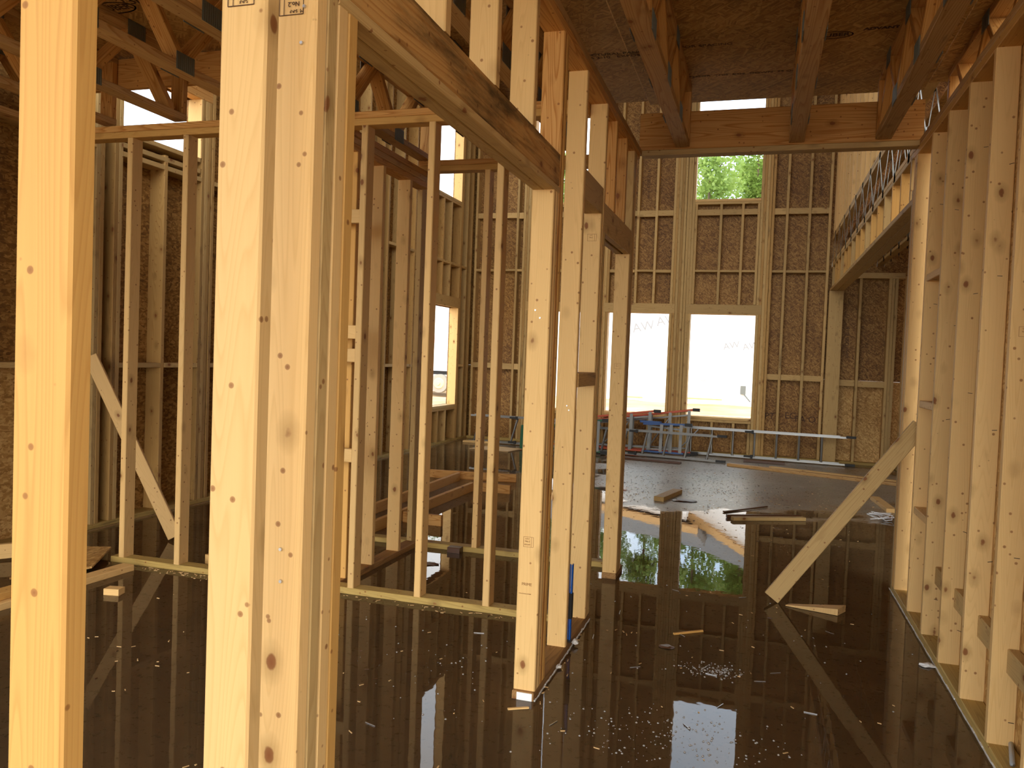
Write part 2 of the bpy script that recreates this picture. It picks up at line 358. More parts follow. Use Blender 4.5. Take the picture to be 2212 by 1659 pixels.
def block(x0, x1):
    for za, zb, fl_ in ((3.585, 3.675, 1), (2.735, 2.773, 0), (1.16, 1.249, 1)):
        if any(h[0] < (x0+x1)/2 < h[1] and h[2]-.12 < (za+zb)/2 < h[3]+.16 for h in HF): continue
        if x0 > .92 and za > 2: continue
        box('fire_block', wf, x0, x1, F0+.004 if fl_ else F0, F0+.042 if fl_ else F1, za+random.uniform(-.008, .008), zb, M['old2'])
def group(x0, n, z0=ST, z1=TOPF, mats=('old2', 'old')):
    for k in range(n): fstud(x0+k*.0392, z0, z1, mats[k % len(mats)] if random.random() < .8 else 'old2', .038)
singles = [-4.53, -4.17, -3.83, .27, .58, .855]
for x in singles: fstud(x, ST, TOPF)
fstud(-1.9, 2.26, TOPF); fstud(-1.62, 2.26, TOPF); fstud(-2.18, 2.26, TOPF)
for x in (-1.9, -1.62, -2.18): fstud(x, ST, .49)
group(-3.715, 4); group(-2.62, 4); group(-2.445, 4); group(-1.348, 5); group(-1.148, 3); group(-.085, 4)
fstud(-1.068-.002, ST, 2.11); fstud(-1.068, 2.26, TOPF); fstud(.075, ST, TOPF, 'old')
for c in (-.664, -.352, -3.22, -2.92):
    fstud(c, ST, .49); fstud(c, 2.262, 3.75)
for c in (-1.028, -.127, -3.558, -2.66):
    fstud(c, ST, .49); fstud(c, 2.262, 3.75)
for x0, x1 in ((-3.56, -2.62), (-2.29, -1.35), (-1.03, -.087)):
    box('header', wf, x0-.075, x1+.078, F0-.002, F0+.036, 2.115, 2.258, M['old2']); box('header', wf, x0-.075, x1+.078, F0+.04, F1, 2.115, 2.258, M['old2'])
    box('sill', wf, x0, x1, F0, F1, .532, .570, M['spf']); box('sill', wf, x0, x1, F0, F1, .492, .530, M['old2'])
for x0, x1 in ((-3.56, -2.62), (-1.03, -.087)):
    box('sill', wf, x0, x1, F0, F1, 3.79, 3.828, M['spf']); box('sill', wf, x0, x1, F0, F1, 3.75, 3.788, M['old2'])
    box('header', wf, x0-.04, x1+.04, F0, F1, 5.5, 5.68, M['old2'])
box('top_plate', wf, LX, 2.47, F0, F1, TOPF, TOPF+.076, M['old2'])
edges = [(-4.49, -4.17), (-4.13, -3.83), (-3.79, -3.715), (-3.52, -3.22), (-3.18, -2.92), (-2.88, -2.66), (-2.285, -2.18), (-2.14, -1.9), (-1.86, -1.62), (-1.58, -1.35), (-.99, -.664), (-.626, -.352), (-.314, -.127), (.115, .27), (.31, .58), (.62, .855)]
for a, b_ in edges: block(a, b_)
# lower-ceiling room right of the post
for x in (1.315, 1.70, 1.74, 1.78): fstud(x, ST, 2.66)
box('post', wf, .91, 1.10, F0-.10, F0-.001, ST, 2.472, M['old2'], label='wide built-up post at the end of the long header')
box('bottom_plate', wf, .89, 1.14, F0-.11, F0-.001, 0, ST, M['treat'])
box('fire_block', wf, 1.10, 1.31, F0+.004, F0+.042, 1.12, 1.21, M['old2']); box('fire_block', wf, 1.355, 1.70, F0+.004, F0+.042, 1.115, 1.205, M['old2'])
box('top_plate', wf, 1.10, 1.9, F0-.02, F1, 2.66, 2.74, M['old2'])
for s, x, z in (('PT', .16, .62), ('EC', .45, .64), ('PA OT', .70, .60)):
    text('panel_print', wf, s, .13, (x+.02, F1-.001, z), FRONT, M['ink'])
for x, z in ((-1.76, 4.1), (.74, 4.1), (1.20, 1.75)):
    text('panel_print', wf, 'panel OSB 7/16', .07, (x, F1-.001, z), FRONT @ Matrix.Rotation(math.pi/2, 4, 'Z'), M['ink'])

# ------------------------------------------------------------------ left wall
wl = root('wall_left', (LX, 8, 0), 'left exterior wall of deep dark studs and strand board with two open window holes', 'wall', kind='structure')
HL = [(10.88, 11.84, .58, 2.09), (10.88, 11.84, 3.75, 5.5), (4.85, 5.72, 2.93, 3.42)]
ys = [.83, 2.05, 3.26, 4.32, 5.32, 6.30, 7.52, 8.74, 9.72, 10.53, 11.46, 12.56]
for i in range(len(ys)-1):
    for z0, z1 in ((0, 1.20), (1.204, 3.65), (3.654, 6.1)):
        for r in rects_minus(ys[i]+.0015, ys[i+1]-.0015, z0, z1, HL):
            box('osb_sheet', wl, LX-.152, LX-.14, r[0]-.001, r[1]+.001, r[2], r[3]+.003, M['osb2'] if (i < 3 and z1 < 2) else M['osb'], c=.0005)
def lstud(y, z0=ST, z1=TOPF, mat='old'):
    for h in HL:
        if h[0] < y+.019 < h[1]:
            if z0 < h[2]-.08 and z0 < h[2]: box('stud', wl, LX-.14, LX, y, y+ST, z0, h[2]-.078, M[mat], jit=.001)
            z0 = h[3]+(.16 if h[3] < 5 else .18)
            if z0 >= z1: return
    box('stud', wl, LX-.14, LX, y, y+ST, z0, z1, M[mat], jit=.001)
box('bottom_plate', wl, LX-.14, LX, .5, FY, 0, ST, M['treat'])
box('top_plate', wl, LX-.14, LX, .5, FY, TOPF, TOPF+.076, M['old2'])
yl = [3.24, 3.65, 4.30, 4.62, 4.66, 4.79, 4.83-.0, 5.30, 5.74, 5.78, 5.82, 5.87, 6.28, 6.69, 7.09, 7.5, 7.9, 8.31, 8.72, 9.12, 9.29, 9.70, 10.11, 10.51, 10.80, 10.84, 11.13, 11.44, 11.86, 11.90, 12.15, 12.36]
for i, y in enumerate(yl): lstud(y, mat='old' if i % 3 else 'old2')
for y in (10.842, 11.842):
    pass
for i in range(len(yl)-1):
    a, b_ = yl[i]+ST, yl[i+1]
    if b_-a > .2:
        for z in (2.735, 1.17):
            ym = (a+b_)/2
            if any(h[0] < ym < h[1] and h[2]-.1 < z < h[3]+.16 for h in HL): continue
            box('fire_block', wl, LX-.14, LX, a, b_, z, z+ST, M['old2'])
box('header', wl, LX-.04, LX+.001, 10.8, 11.92, 2.092, 2.25, M['old2']); box('sill', wl, LX-.14, LX, 10.88, 11.84, .542, .58, M['old2']); box('sill', wl, LX-.14, LX, 10.88, 11.84, .503, .541, M['old'])
box('sill', wl, LX-.14, LX, 10.88, 11.84, 3.712, 3.75, M['old2']); box('sill', wl, LX-.14, LX, 10.88, 11.84, 3.673, 3.711, M['old'])
box('window_jamb', wl, LX-.14, LX, 11.841, 11.859, .58, 2.09, M['spf']); box('window_jamb', wl, LX-.14, LX, 11.841, 11.859, 3.75, 5.5, M['spf'])
box('sill', wl, LX-.14, LX, 4.85, 5.72, 2.892, 2.93, M['old2']); box('sill', wl, LX-.14, LX, 4.85, 5.72, 2.80, 2.838, M['old2'])
box('window_jamb', wl, LX-.14, LX, 5.721, 5.739, 2.93, 3.42, M['spf'])
box('header', wl, LX-.10, LX+.002, 4.7, 5.86, 3.42, 3.66, M['syp'])
t = text('panel_print', wl, 'APA', .07, at_z(12, 952, .86) if False else Vector((LX-.139, 3.86, .86)), Matrix(((0, 0, 1, 0), (1, 0, 0, 0), (0, 1, 0, 0), (0, 0, 0, 1))), M['ink'])
t = text('panel_print', wl, 'CORP', .05, Vector((LX-.139, 3.86, .77)), Matrix(((0, 0, 1, 0), (1, 0, 0, 0), (0, 1, 0, 0), (0, 0, 0, 1))), M['ink'])

# ------------------------------------------------------------------ middle wall (near posts, header, end stack, doorway)
wm = root('wall_middle', ((MX0+MX1)/2, 3, 0), 'pale two-by-four interior wall with a wide opening under a mildewed header, left of the walkway', 'wall', kind='structure')
TP = 2.66
def mstud(y, z0=ST, z1=TP, mat='spf', dx=0, name='stud', jit=.001, label=None):
    return box(name, wm, MX0+dx, MX1+dx, y, y+ST, z0, z1, M[mat], c=.004, jit=jit, label=label)
mstud(.785, mat='spf2', dx=-.019, jit=0)
mstud(.37)  # unseen stud, added to block front light from the left post
mstud(1.147, jit=0); mstud(1.298, jit=0); mstud(1.337, mat='old2', jit=0)
mstud(1.376, z1=2.02, mat='spf', name='jack_stud'); mstud(1.415, z1=2.02, mat='spf2', name='jack_stud')
box('bottom_plate', wm, MX0, MX1, -1.5, 1.46, 0, ST, M['treat'])
box('header_plate', wm, MX0+.001, (MX0+MX1)/2-.001, 1.376, 3.126, 2.02, 2.044, M['old2']); box('header_plate', wm, (MX0+MX1)/2+.001, MX1+.002, 1.376, 3.126, 2.02, 2.046, M['old2'])
box('header', wm, MX0, MX0+ST, 1.376, 3.126, 2.048, 2.175, M['mold']); box('header', wm, MX1-ST, MX1, 1.376, 3.126, 2.048, 2.175, M['mold'], label='moldy two-by-six header face with dark stains')
box('header_spacer', wm, MX0+ST+.001, MX1-ST-.001, 1.376, 3.126, 2.05, 2.17, M['mold'])
for y in (1.60, 1.90, 2.305, 2.72): box('cripple_stud', wm, MX0, MX1, y, y+ST, 2.176, TP, M['spf'], jit=.001)
mstud(3.050, z1=2.02, name='jack_stud', jit=0); mstud(3.089, z1=2.02, mat='spf', name='jack_stud', jit=0); mstud(3.128, mat='syp', jit=0); mstud(3.167, mat='spf2', jit=0)
box('bottom_plate', wm, MX0, MX1, 3.035, 4.14, 0, ST, M['treat2'])
mstud(3.575); mstud(4.055)
mstud(4.013, z1=2.10, name='jack_stud')
box('header', wm, MX0+.002, MX1-.002, 3.615, 4.053, 2.10, 2.235, M['old2'])
mstud(4.096, z1=2.02, mat='old2', name='jack_stud')
box('header', wm, MX0, MX0+ST, 4.095, 4.99, 2.02, 2.17, M['old2']); box('header', wm, MX1-ST, MX1, 4.095, 4.99, 2.02, 2.17, M['old2'])
mstud(4.36, z0=2.171, mat='syp', name='cripple_stud'); mstud(4.70, z0=2.171, mat='syp', name='cripple_stud')
mstud(4.95, z1=2.02, mat='spf', name='jack_stud', jit=0); mstud(4.99, mat='old2', jit=0); mstud(5.029, mat='old', jit=0); mstud(5.068, mat='spf', jit=0)
box('bottom_plate', wm, MX0, MX1, 4.94, 5.19, 0, ST, M['treat2'])
box('nailed_block', wm, MX0+.02, MX1+.004, 3.614, 4.012, 1.235, 1.30, M['old'])
box('top_plate', wm, MX0, MX1, -1.5, 5.20, TP, TP+ST, M['syp']); box('top_plate', wm, MX0, MX1, -1.5, 5.28, TP+ST+.001, TP+2*ST, M['chord'])
box('paper_label', wm, MX0+.02, MX1-.006, 3.032, 3.0345, .004, .034, M['white'], c=.0002, label='white paper tag on the plate end')
# grade stamps
def stamp(parent, x, y, z, lines, w, h, mat, flip=False):
    R = FRONT @ (Matrix.Rotation(math.pi, 4, 'Z') if flip else Matrix())
    bm = frame_mesh(w, h, w*.025); bbox_to(bm, w*.30*(1 if not flip else 1), 0, 0, w*.02, h, .0006)
    bm_obj('grade_stamp', bm, mat, parent, mtx=Matrix.Translation((x, y, z)) @ R)
    for s, dy, sz in lines:
        text('grade_stamp_text', parent, s, sz*h, Vector((x, y, z)) + (R @ Vector((-w*.1, dy*h, 0)) if True else 0), R, mat)
SP = [('S-P-F', .36, .17), ('No.2', .08, .26), ('KD-HT 19 EB', -.22, .15), ('131  NLGA', -.40, .12)]
SP = [(s, d, z) for s, d, z in SP]
stamp(wm, -.845, 1.2965, 1.995, SP, .050, .046, M['ink'], flip=True)
text('grade_stamp_text', wm, 'M', .010, (-.866+.043, 1.2965, 1.978), FRONT @ Matrix.Rotation(math.pi, 4, 'Z'), M['ink'])
stamp(wm, -.842, 1.1455, 1.948, SP, .050, .046, M['ink'], flip=True)
stamp(wm, -.842, 3.0485, .633, [('S-P-F', .3, .2), ('No.2', .05, .24), ('KD-HT', -.28, .2)], .040, .040, M['inkpale'])
text('grade_stamp_text', wm, 'PRIME', .016, (-.842, 3.0488, .463), FRONT, M['inkpale']); text('grade_stamp_text', wm, 'STRUCTURAL LUMBER', .005, (-.848, 3.0488, .425), FRONT, M['inkpale'])
stamp(wm, -.837, 4.0115, 1.98, [('S-P-F', .3, .2), ('No.2', 0, .24)], .045, .035, M['inkpale'])
stamp(wm, -.837, 4.9485, 1.33, [('S-P-F', .3, .2), ('No.2', 0, .24)], .040, .035, M['inkpale'])
# bright nail heads
bm = bmesh.new()
for x, y, z in ((-.818, 1.297, 1.985), (-.822, 1.297, 1.92), (-.836, 1.297, .99), (-.834, 1.297, .93), (-.83, 3.049, 1.52), (-.85, 3.049, 1.55), (-.83, 3.574, 1.15), (-.82, 3.574, 1.13)):
    bmesh.ops.create_cone(bm, cap_ends=True, segments=10, radius1=.0038, radius2=.003, depth=.003, matrix=Matrix.Translation((x, y-.001, z)) @ FRONT)
bm_obj('nail_heads', bm, M['steel'], wm)

# ------------------------------------------------------------------ partitions left of the middle wall
pa = root('wall_partition', (-2.4, 4.04, 0), 'nearer pale stud partition on a yellow-green treated bottom plate, behind the near posts', 'wall', kind='structure')
PZ = 2.60
def part_plates(p, x0, x1, y0, zt, bx0=None, mat='treat'):
    box('bottom_plate', p, bx0 if bx0 is not None else x0, x1, y0, y0+.089, 0, ST, M[mat], c=.004)
    box('top_plate', p, x0, x1, y0, y0+.089, zt, zt+ST, M['spf2']); box('top_plate', p, x0, x1, y0, y0+.089, zt+ST+.001, zt+2*ST, M['syp'])
part_plates(pa, LX+.001, MX0-.001, 4.0, PZ, bx0=-3.78)
for x in (-3.722, -3.316, -2.91, -2.54, -2.145, -1.743, -1.349): box('stud', pa, x, x+ST, 4.0, 4.089, ST, PZ, M['spf' if x < -3 or x > -2 else 'spf'], c=.004, jit=.0015)
for z in (2.07, 1.43, 1.30, .74): box('fire_block', pa, -2.50, -2.147, 4.01, 4.048, z, z+.075, M['spf'])
pb = root('wall_partition', (-1.6, 5.23, 0), 'farther stud partition ending at the doorway post, open to the great room', 'wall', kind='structure')
part_plates(pb, -2.33, MX0-.001, 5.19, 2.625, bx0=-2.9)
for x in (-2.84, -2.33, -1.84, -1.43): box('stud', pb, x, x+ST, 5.19, 5.279, ST, 2.625, M['spf' if x > -2 else 'old2'], jit=.001)
box('nailed_block', pb, -1.99, -1.90, 5.12, 5.189, .0, .04, M['darkwet'])
pc = root('wall_partition', (-2.29, 4.65, 0), 'short stud partition linking the two pale partitions on a wet dark plate', 'wall', kind='structure')
box('bottom_plate', pc, -2.335, -2.246, 4.09, 5.188, 0, ST, M['treat2'])
for y in (4.16, 4.49, 4.88): box('stud', pc, -2.335, -2.246, y, y+ST, ST, 2.50, M['spf' if y > 4.2 else 'spf2'], jit=.001)
box('top_plate', pc, -2.335, -2.246, 4.09, 5.188, 2.50, 2.50+ST, M['syp']); box('top_plate', pc, -2.335, -2.246, 4.09, 5.188, 2.539, 2.577, M['chord']); box('top_plate', pc, -2.335, -2.246, 4.09, 5.188, 2.579, 2.617, M['syp'])

# ------------------------------------------------------------------ right wall
wr = root('wall_right', (.89, 4, 0), 'pale two-by-four interior wall along the right side of the walkway', 'wall', kind='structure')
RT = 2.665
ry = [5.33, 4.873, 4.475, 4.063, 3.65, 3.245, 2.84, 2.43, 2.02, 1.61]
for i, y in enumerate(ry): box('stud', wr, RX0, RX1, y, y+ST, ST, RT, M['spf'], c=.004, jit=.0008)
box('stud', wr, RX0, RX1, 5.375, 5.413, ST, RT, M['spf2']); box('stud', wr, RX0, RX1, 5.415, 5.453, ST, 2.47, M['old2'])
box('bottom_plate', wr, RX0, RX1, 1.2, 5.46, 0, ST, M['treat'], c=.004)
box('top_plate', wr, RX0, RX1, 1.2, 5.46, RT, RT+ST, M['spf2']); box('top_plate', wr, RX0, RX1, 1.2, 5.46, RT+ST+.001, RT+2*ST, M['chord'])
for z0, z1 in ((0, 1.2), (1.204, 2.74)):
    for y0, y1 in ((.3, 1.52), (1.524, 2.74), (2.744, 3.96), (3.964, 5.18)):
        box('osb_sheet', wr, RX1+.001, RX1+.013, y0, y1, z0, z1, M['osb2'], c=.0005)
for z in (1.86, 1.17, .585): box('fire_block', wr, RX0+.004, RX1, 4.514, 4.872, z, z+ST, M['spf'])
for a, b_, z in ((3.689, 4.062, .30), (3.284, 3.649, .30), (2.879, 3.244, .30), (4.102, 4.474, .30)): box('fire_block', wr, RX1-.040, RX1-.002, a, b_, z, z+.089, M['old2'])
stamp(wr, .893, 3.2435, 1.52, [('S-P-F', .3, .2), ('No.2', 0, .24)], .045, .035, M['inkpale'])
stamp(wr, .895, 2.8385, 1.90, [('S-P-F', .3, .2), ('No.2', 0, .24)], .045, .035, M['inkpale'])
bm = bmesh.new()
for y in ry[:8]:
    for k in range(5):
        z = .25+k*.5+random.uniform(-.15, .15); x = RX0+.045+random.uniform(0, .035)
        tube_to(bm, (x, y-.002, z), (x+.018, y-.0025, z+random.uniform(-.006, .006)), .0012, 5)
bm_obj('bent_nails', bm, M['black'], wr)

# ------------------------------------------------------------------ header wall, upper wall and metal-web truss right of the great room
wu = root('wall_upper', (1.0, 9, 2.475), 'upper right wall of the great room: long flat header, cripple studs and bright studs above', 'wall', kind='structure')
UX0, UX1 = .92, 1.10
box('header', wu, UX0, (UX0+UX1)/2-.001, 5.456, FY-.002, 2.476, 2.514, M['old2']); box('header', wu, (UX0+UX1)/2+.001, UX1, 5.456, FY-.002, 2.476, 2.514, M['old2'])
y = 5.60
while y < FY-.1:
    box('cripple_stud', wu, UX0, UX0+.089, y, y+ST, 2.515, 2.79, M['spf2' if int(y*10) % 3 else 'old2'], jit=.001); y += .406
box('top_plate', wu, UX0, UX0+.089, 5.456, FY-.002, 2.791, 2.829, M['old2'])
box('sole_plate', wu, UX0, UX0+.089, 5.456, FY-.002, 3.235, 3.273, M['old2'])
y = 5.50; k = 0
while y < FY-.05:
    box('stud', wu, UX0, UX0+.089, y, y+ST, 3.274, TOPF, M['spf'], jit=.001); y += .406 if y < 11.6 else .13; k += 1
box('top_plate', wu, UX0, UX0+.089, 5.456, FY-.002, TOPF, TOPF+.076, M['old2'])
for y0 in (5.5, 6.73, 7.96, 9.19, 10.42, 11.65):
    box('osb_sheet', wu, UX0+.09, UX0+.102, y0, min(y0+1.22, FY-.01), 3.3, 5.9, M['osb2'], c=.0005)
NT = 0
def truss(x, y0, y1, zb, zt, label, group, metal=False, node=.61, phase=0.0):
    global NT
    r = root('floor_truss', (x, (y0+y1)/2, zb), label, 'truss', group)
    w = .089
    box('bottom_chord', r, x-w/2, x+w/2, y0, y1, zb, zb+ST, M['old2' if metal else 'chord'])
    box('top_chord', r, x-w/2, x+w/2, y0, y1, zt-ST, zt, M['old2' if metal else 'chord'])
    y = y0+.06+phase; a = True; za, zc = zb+ST, zt-ST; h = node/2
    while y+h < y1:
        p0 = (x, y, za if a else zc); p1 = (x, y+h, zc if a else za)
        if metal:
            for s in (-1, 1):
                bm = bmesh.new()
                d = Vector(p1)-Vector(p0); q0 = Vector(p0)+Vector((s*.046, 0, -.03 if a else .03)); q1 = Vector(p1)+Vector((s*.046, 0, .03 if a else -.03))
                mid = (q0+q1)/2; L = (q1-q0).length; ang = math.atan2((q1-q0).z, (q1-q0).y)
                bbox_to(bm, mid.x, mid.y, mid.z, .003, L, .022, Matrix.Rotation(ang, 4, 'X'))
                for q in (q0, q1): bbox_to(bm, q.x, q.y, q.z, .003, .055, .07)
                bm_obj('metal_web', bm, M['zinc'], r)
        else:
            beam('web', r, Vector(p0), Vector(p1), w-.002, ST, M['syp'], side=Vector((0, -1 if a else 1, 1)))
            for q, zc_ in ((p0, p0[2]), ):
                zc2 = zc_ - .0 if a else zc_
                for s in (-1, 1):
                    bm = bmesh.new()
                    bbox_to(bm, x+s*(w/2+.0012), q[1], zc2, .002, .13, .085)
                    for k in range(-4, 5):
                        bbox_to(bm, x+s*(w/2+.0028), q[1]+k*.014, zc2, .0022, .005, .082)
                    bm_obj('connector_plate', bm, M['zincd'], r)
        y += h; a = not a
    if not metal:
        box('end_post', r, x-w/2, x+w/2, y1-.04, y1, zb+ST+.001, zt-ST-.001, M['syp'])
    return r
truss(UX0+.0445, 5.47, FY-.01, 2.831, 3.233, 'long floor truss with bright V-shaped metal webs above the right header', None, metal=True, node=.61)
for i, x in enumerate((1.55, 2.15)): truss(x, 5.47, FY-.02, 2.831, 3.233, ['shadowed floor truss just behind the metal-web truss at right', 'shadowed floor truss deepest inside the right-hand room'][i], None, metal=True)
# trusses above the walkway and above the left rooms
SZ = 3.12
names = {-.534: 'floor truss over the walkway, nearest the middle wall', .155: 'floor truss over the centre of the walkway', .646: 'floor truss over the walkway, near the right wall', 1.02: 'floor truss resting beyond the right wall plate'}
for x, nm in names.items(): truss(x, -1.6, 5.27, 2.745, SZ, nm+', greyed bottom chord', None, phase={-.534: .1, .155: .25, .646: .0, 1.02: .2}[x])
ll = {-4.42: 'floor truss hugging the left exterior wall', -3.93: 'floor truss second from the left exterior wall', -3.405: 'floor truss third from the left exterior wall, behind the far-left post', -2.81: 'floor truss with an orange bottom chord between the two near posts', -2.30: 'floor truss rising behind the stamped near post', -1.76: 'floor truss seen over the moldy header', -1.22: 'floor truss just left of the middle wall'}
for x, nm in ll.items():
    yn = 4.085 if x < -2.35 else 5.27
    truss(x, -1.6, yn, 2.705, SZ, nm, None, phase={-4.42: .1, -3.93: .2, -3.405: .02, -2.81: .0, -2.30: .15, -1.76: .05, -1.22: .22}[x])
rb = setp(box('rim_beam', None, MX1-.02, RX0+.02, 5.285, 5.36, 2.735, 2.975, M['syp'], c=.004), 'deep yellow pine rim beam closing the walkway trusses, facing the camera', 'beam')
rs = setp(box('nailer_board', None, MX1, RX0, 5.275, 5.365, 2.70, 2.734, M['old2'], c=.003), 'thin board nailed under the deep rim beam', 'board')
rb2 = setp(box('rim_beam', None, LX, -2.36, 4.092, 4.13, 2.93, 3.115, M['syp'], c=.003), 'shallow rim beam above the nearer partition, at the left truss ends', 'beam')
# ------------------------------------------------------------------ ceiling (subfloor panels)
ce = root('ceiling', (0, 2, SZ), 'underside of the upper floor decking panels, brown and water marked', 'ceiling', kind='structure')
xs2 = [(LX, -2.335, 4.14), (-2.33, -.80, 5.50), (-.796, .9, 5.58), (.904, 1.1, 5.45)]
for x0, x1, ye in xs2:
    y = ye
    while y > -1.7:
        ya = max(y-1.218, -1.75); box('deck_panel', ce, x0+.001, x1-.001, ya, y, SZ+.001, SZ+.019, M['sub'], c=.0008); y = ya-.002
for y0 in range(5, 13):
    box('deck_panel', ce, UX0, 5.0, y0+.46, min(y0+1.458, FY), 3.28-.045, 3.25, M['sub'], c=.0008) if False else None
for k in range(6):
    box('deck_panel', ce, UX1, 5.0, 5.46+k*1.16, 5.46+k*1.16+1.158, 3.236, 3.256, M['sub'], c=.0008)
def oval(x, y, s):
    bm = bmesh.new(); n = 40
    for i in range(n):
        a0, a1 = 2*math.pi*i/n, 2*math.pi*(i+1)/n
        P_ = [bm.verts.new((rx*math.cos(a)*s, ry_*math.sin(a)*s, 0)) for rx, ry_, a in ((1, .5, a0), (1, .5, a1), (.93, .44, a1), (.93, .44, a0))]
        bm.faces.new(P_)
    bmesh.ops.solidify(bm, geom=bm.faces[:], thickness=.0008)
    bm_obj('panel_logo', bm, M['ink'], ce, mtx=Matrix.Translation((x, y, SZ-.0005)) @ DOWN)
    text('panel_logo', ce, 'HUBER', s*.62, (x, y, SZ-.0005), DOWN, M['ink'], sx=.85, off=.0012)
p = at_z(247, 17, SZ); oval(p.x, p.y, .13)
p = at_z(1800, 76, SZ); oval(p.x, p.y, .10)
p = at_z(1890, 66, SZ); text('panel_logo', ce, 'ADVANTECH', .042, (p.x+.07, p.y-.03, SZ-.0005), DOWN, M['ink'], off=.002)
p = at_z(300, 5, SZ); text('panel_logo', ce, '23/32 R', .10 + 0, (p.x+.05, p.y-.02, SZ-.0005), DOWN, M['ink'])
p = at_z(1590, 160, SZ); text('panel_print', ce, 'SUBFLOOR  THIS  SIDE  DOWN  24 OC', .04, (p.x, p.y, SZ-.0005), DOWN, M['ink'])
p = at_z(1345, 118, SZ); text('panel_print', ce, 'STRUCTURAL PANEL  24 OC\nPS 2-10   EXPOSURE 1', .045, (p.x, p.y, SZ-.0005), DOWN, M['ink'])
p = at_z(1500, 100, SZ); text('panel_print', ce, 'SIZED FOR SPACING', .045, (p.x, p.y, SZ-.0005), DOWN, M['ink'])

# ------------------------------------------------------------------ the rest of the shell: unseen roof set for the light inside, near and right exterior walls
plane('roof', LX-.6, 5.6, 2.6, FY+.6, 6.03, 6.15, M['osb'], label='unseen roof deck over the great room, its near edge set to limit sky light', cat='roof', kind='structure')  # out of view; near edge placed to keep sky light off the left wall
we = root('wall_east', (5.1, 5, 0), 'right exterior wall of the house, outside the picture', 'wall', kind='structure')
for k in range(12):
    for z0, z1 in ((0, 2.44), (2.444, 6.0)): box('osb_sheet', we, 5.08, 5.092, -2+k*1.22, -.782+k*1.22, z0, z1, M['osb2'], c=.0005)
ww = root('wall_side', (2.0, 9, 0), 'shadowed stud wall closing the right-hand room past the far post', 'wall', kind='structure')
for k in range(17): box('stud', ww, 1.86, 1.949, 5.6+k*.406, 5.6+k*.406+ST, ST, 2.66, M['old'], jit=.001)
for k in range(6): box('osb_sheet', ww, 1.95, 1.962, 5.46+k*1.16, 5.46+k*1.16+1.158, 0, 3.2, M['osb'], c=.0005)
box('bottom_plate', ww, 1.86, 1.949, 5.5, FY, 0, ST, M['treat'])
#@@PART2
# ------------------------------------------------------------------ loose lumber
def loose(name, p, q, w, d, mat, label, cat, side=Vector((0, 0, 1)), group=None):
    return setp(beam(name, None, p, q, w, d, M[mat], side=side), label, cat, group)
loose('diagonal_brace', (.128, 4.86, .028), (.885, 5.02, 1.06), .091, .038, 'old2', 'weathered two-by-four brace leaning from the wet floor up to the right wall', 'board', side=Vector((0, -1, .1)))
pt = at_y(196, 770, 4.55); pb_ = at_z(378, 1160, .03)
loose('diagonal_brace', pb_, pt, .089, .038, 'spf', 'pale brace slanting down behind the left partition studs', 'board', side=Vector((.45, -1, .25)))
# lumber set on edge beyond the farther partition
def edge(p, q, label, mat='spf2'): return loose('edge_board', (p[0], p[1], .0445), (q[0], q[1], .0445), .038, .089, mat, label, 'board')
edge((-3.03, 5.33), (-3.06, 8.13), 'left long board of the lumber frame lying on the wet floor')
edge((-2.73, 5.33), (-2.70, 7.56), 'right long board of the lumber frame lying on the wet floor')
edge((-3.45, 8.17), (-2.46, 8.32), 'farthest crosswise board of the lumber frame lying on the floor', 'syp')
edge((-2.66, 7.60), (-2.30, 7.585), 'short crosswise board at the far end of the right long frame board', 'syp')
edge((-2.675, 5.90), (-2.34, 5.885), 'short crosswise board nearest the farther partition', 'syp')
# left foreground pieces
loose('board', (-3.60, 3.02, .019), (-3.555, 3.90, .019), .089, .038, 'spf', 'lower of the two stacked boards at the left edge, mostly behind the near post', 'board')
loose('board', (-3.66, 2.6, .058), (-3.62, 3.45, .058), .089, .038, 'spf2', 'upper of the two stacked boards at the left edge of the floor', 'board')
loose('board', (-4.50, 3.55, .06), (-4.33, 3.80, .06), .038, .089, 'spf', 'short bright offcut on edge against the strand board at far left', 'board')
def poly(name, pts, z, t, mat, label, cat, z2=None):
    bm = bmesh.new(); zz = z2 or [z]*len(pts)
    a = [bm.verts.new((p[0], p[1], h)) for p, h in zip(pts, zz)]; b = [bm.verts.new((p[0], p[1], h+t)) for p, h in zip(pts, zz)]
    n = len(pts); bm.faces.new(a[::-1]); bm.faces.new(b)
    for i in range(n): bm.faces.new((a[i], a[(i+1) % n], b[(i+1) % n], b[i]))
    bmesh.ops.recalc_face_normals(bm, faces=bm.faces[:])
    return setp(bm_obj(name, bm, mat), label, cat)
poly('panel_scrap', [(-4.42, 4.02), (-3.90, 4.13), (-3.63, 3.70), (-3.90, 3.40)], .05, .011, M['osb2'], 'tilted scrap of light sheathing resting on a plate behind the left near post', 'panel scrap', z2=[.02, .044, .05, .03])
poly('panel_scrap', [(-3.95, 10.9), (-3.35, 10.85), (-3.26, 11.3), (-3.80, 11.4)], .006, .012, M['ply'], 'thin sheet scrap floating below the left end of the aluminium ladders', 'panel scrap')
def cut_block(name, c, sx, sy, sz, rz, mat, label):
    return setp(link(name, board_mesh(sy, sz, sx, M[mat], .002), None, Matrix.Translation(c) @ Matrix.Rotation(rz, 4, 'Z') @ Matrix(((0, 0, 1, 0), (1, 0, 0, 0), (0, 1, 0, 0), (0, 0, 0, 1)))), label, 'wood offcut')
cut_block('wood_offcut', (-3.27, 3.49, .019), .085, .06, .038, .2, 'spf', 'small cut block alone on the floor near the left post')
cut_block('wood_offcut', (-3.18, 4.22, .030), .12, .07, .06, -.3, 'spf', 'small cut block just behind the nearer partition plate, left of the stamped post')
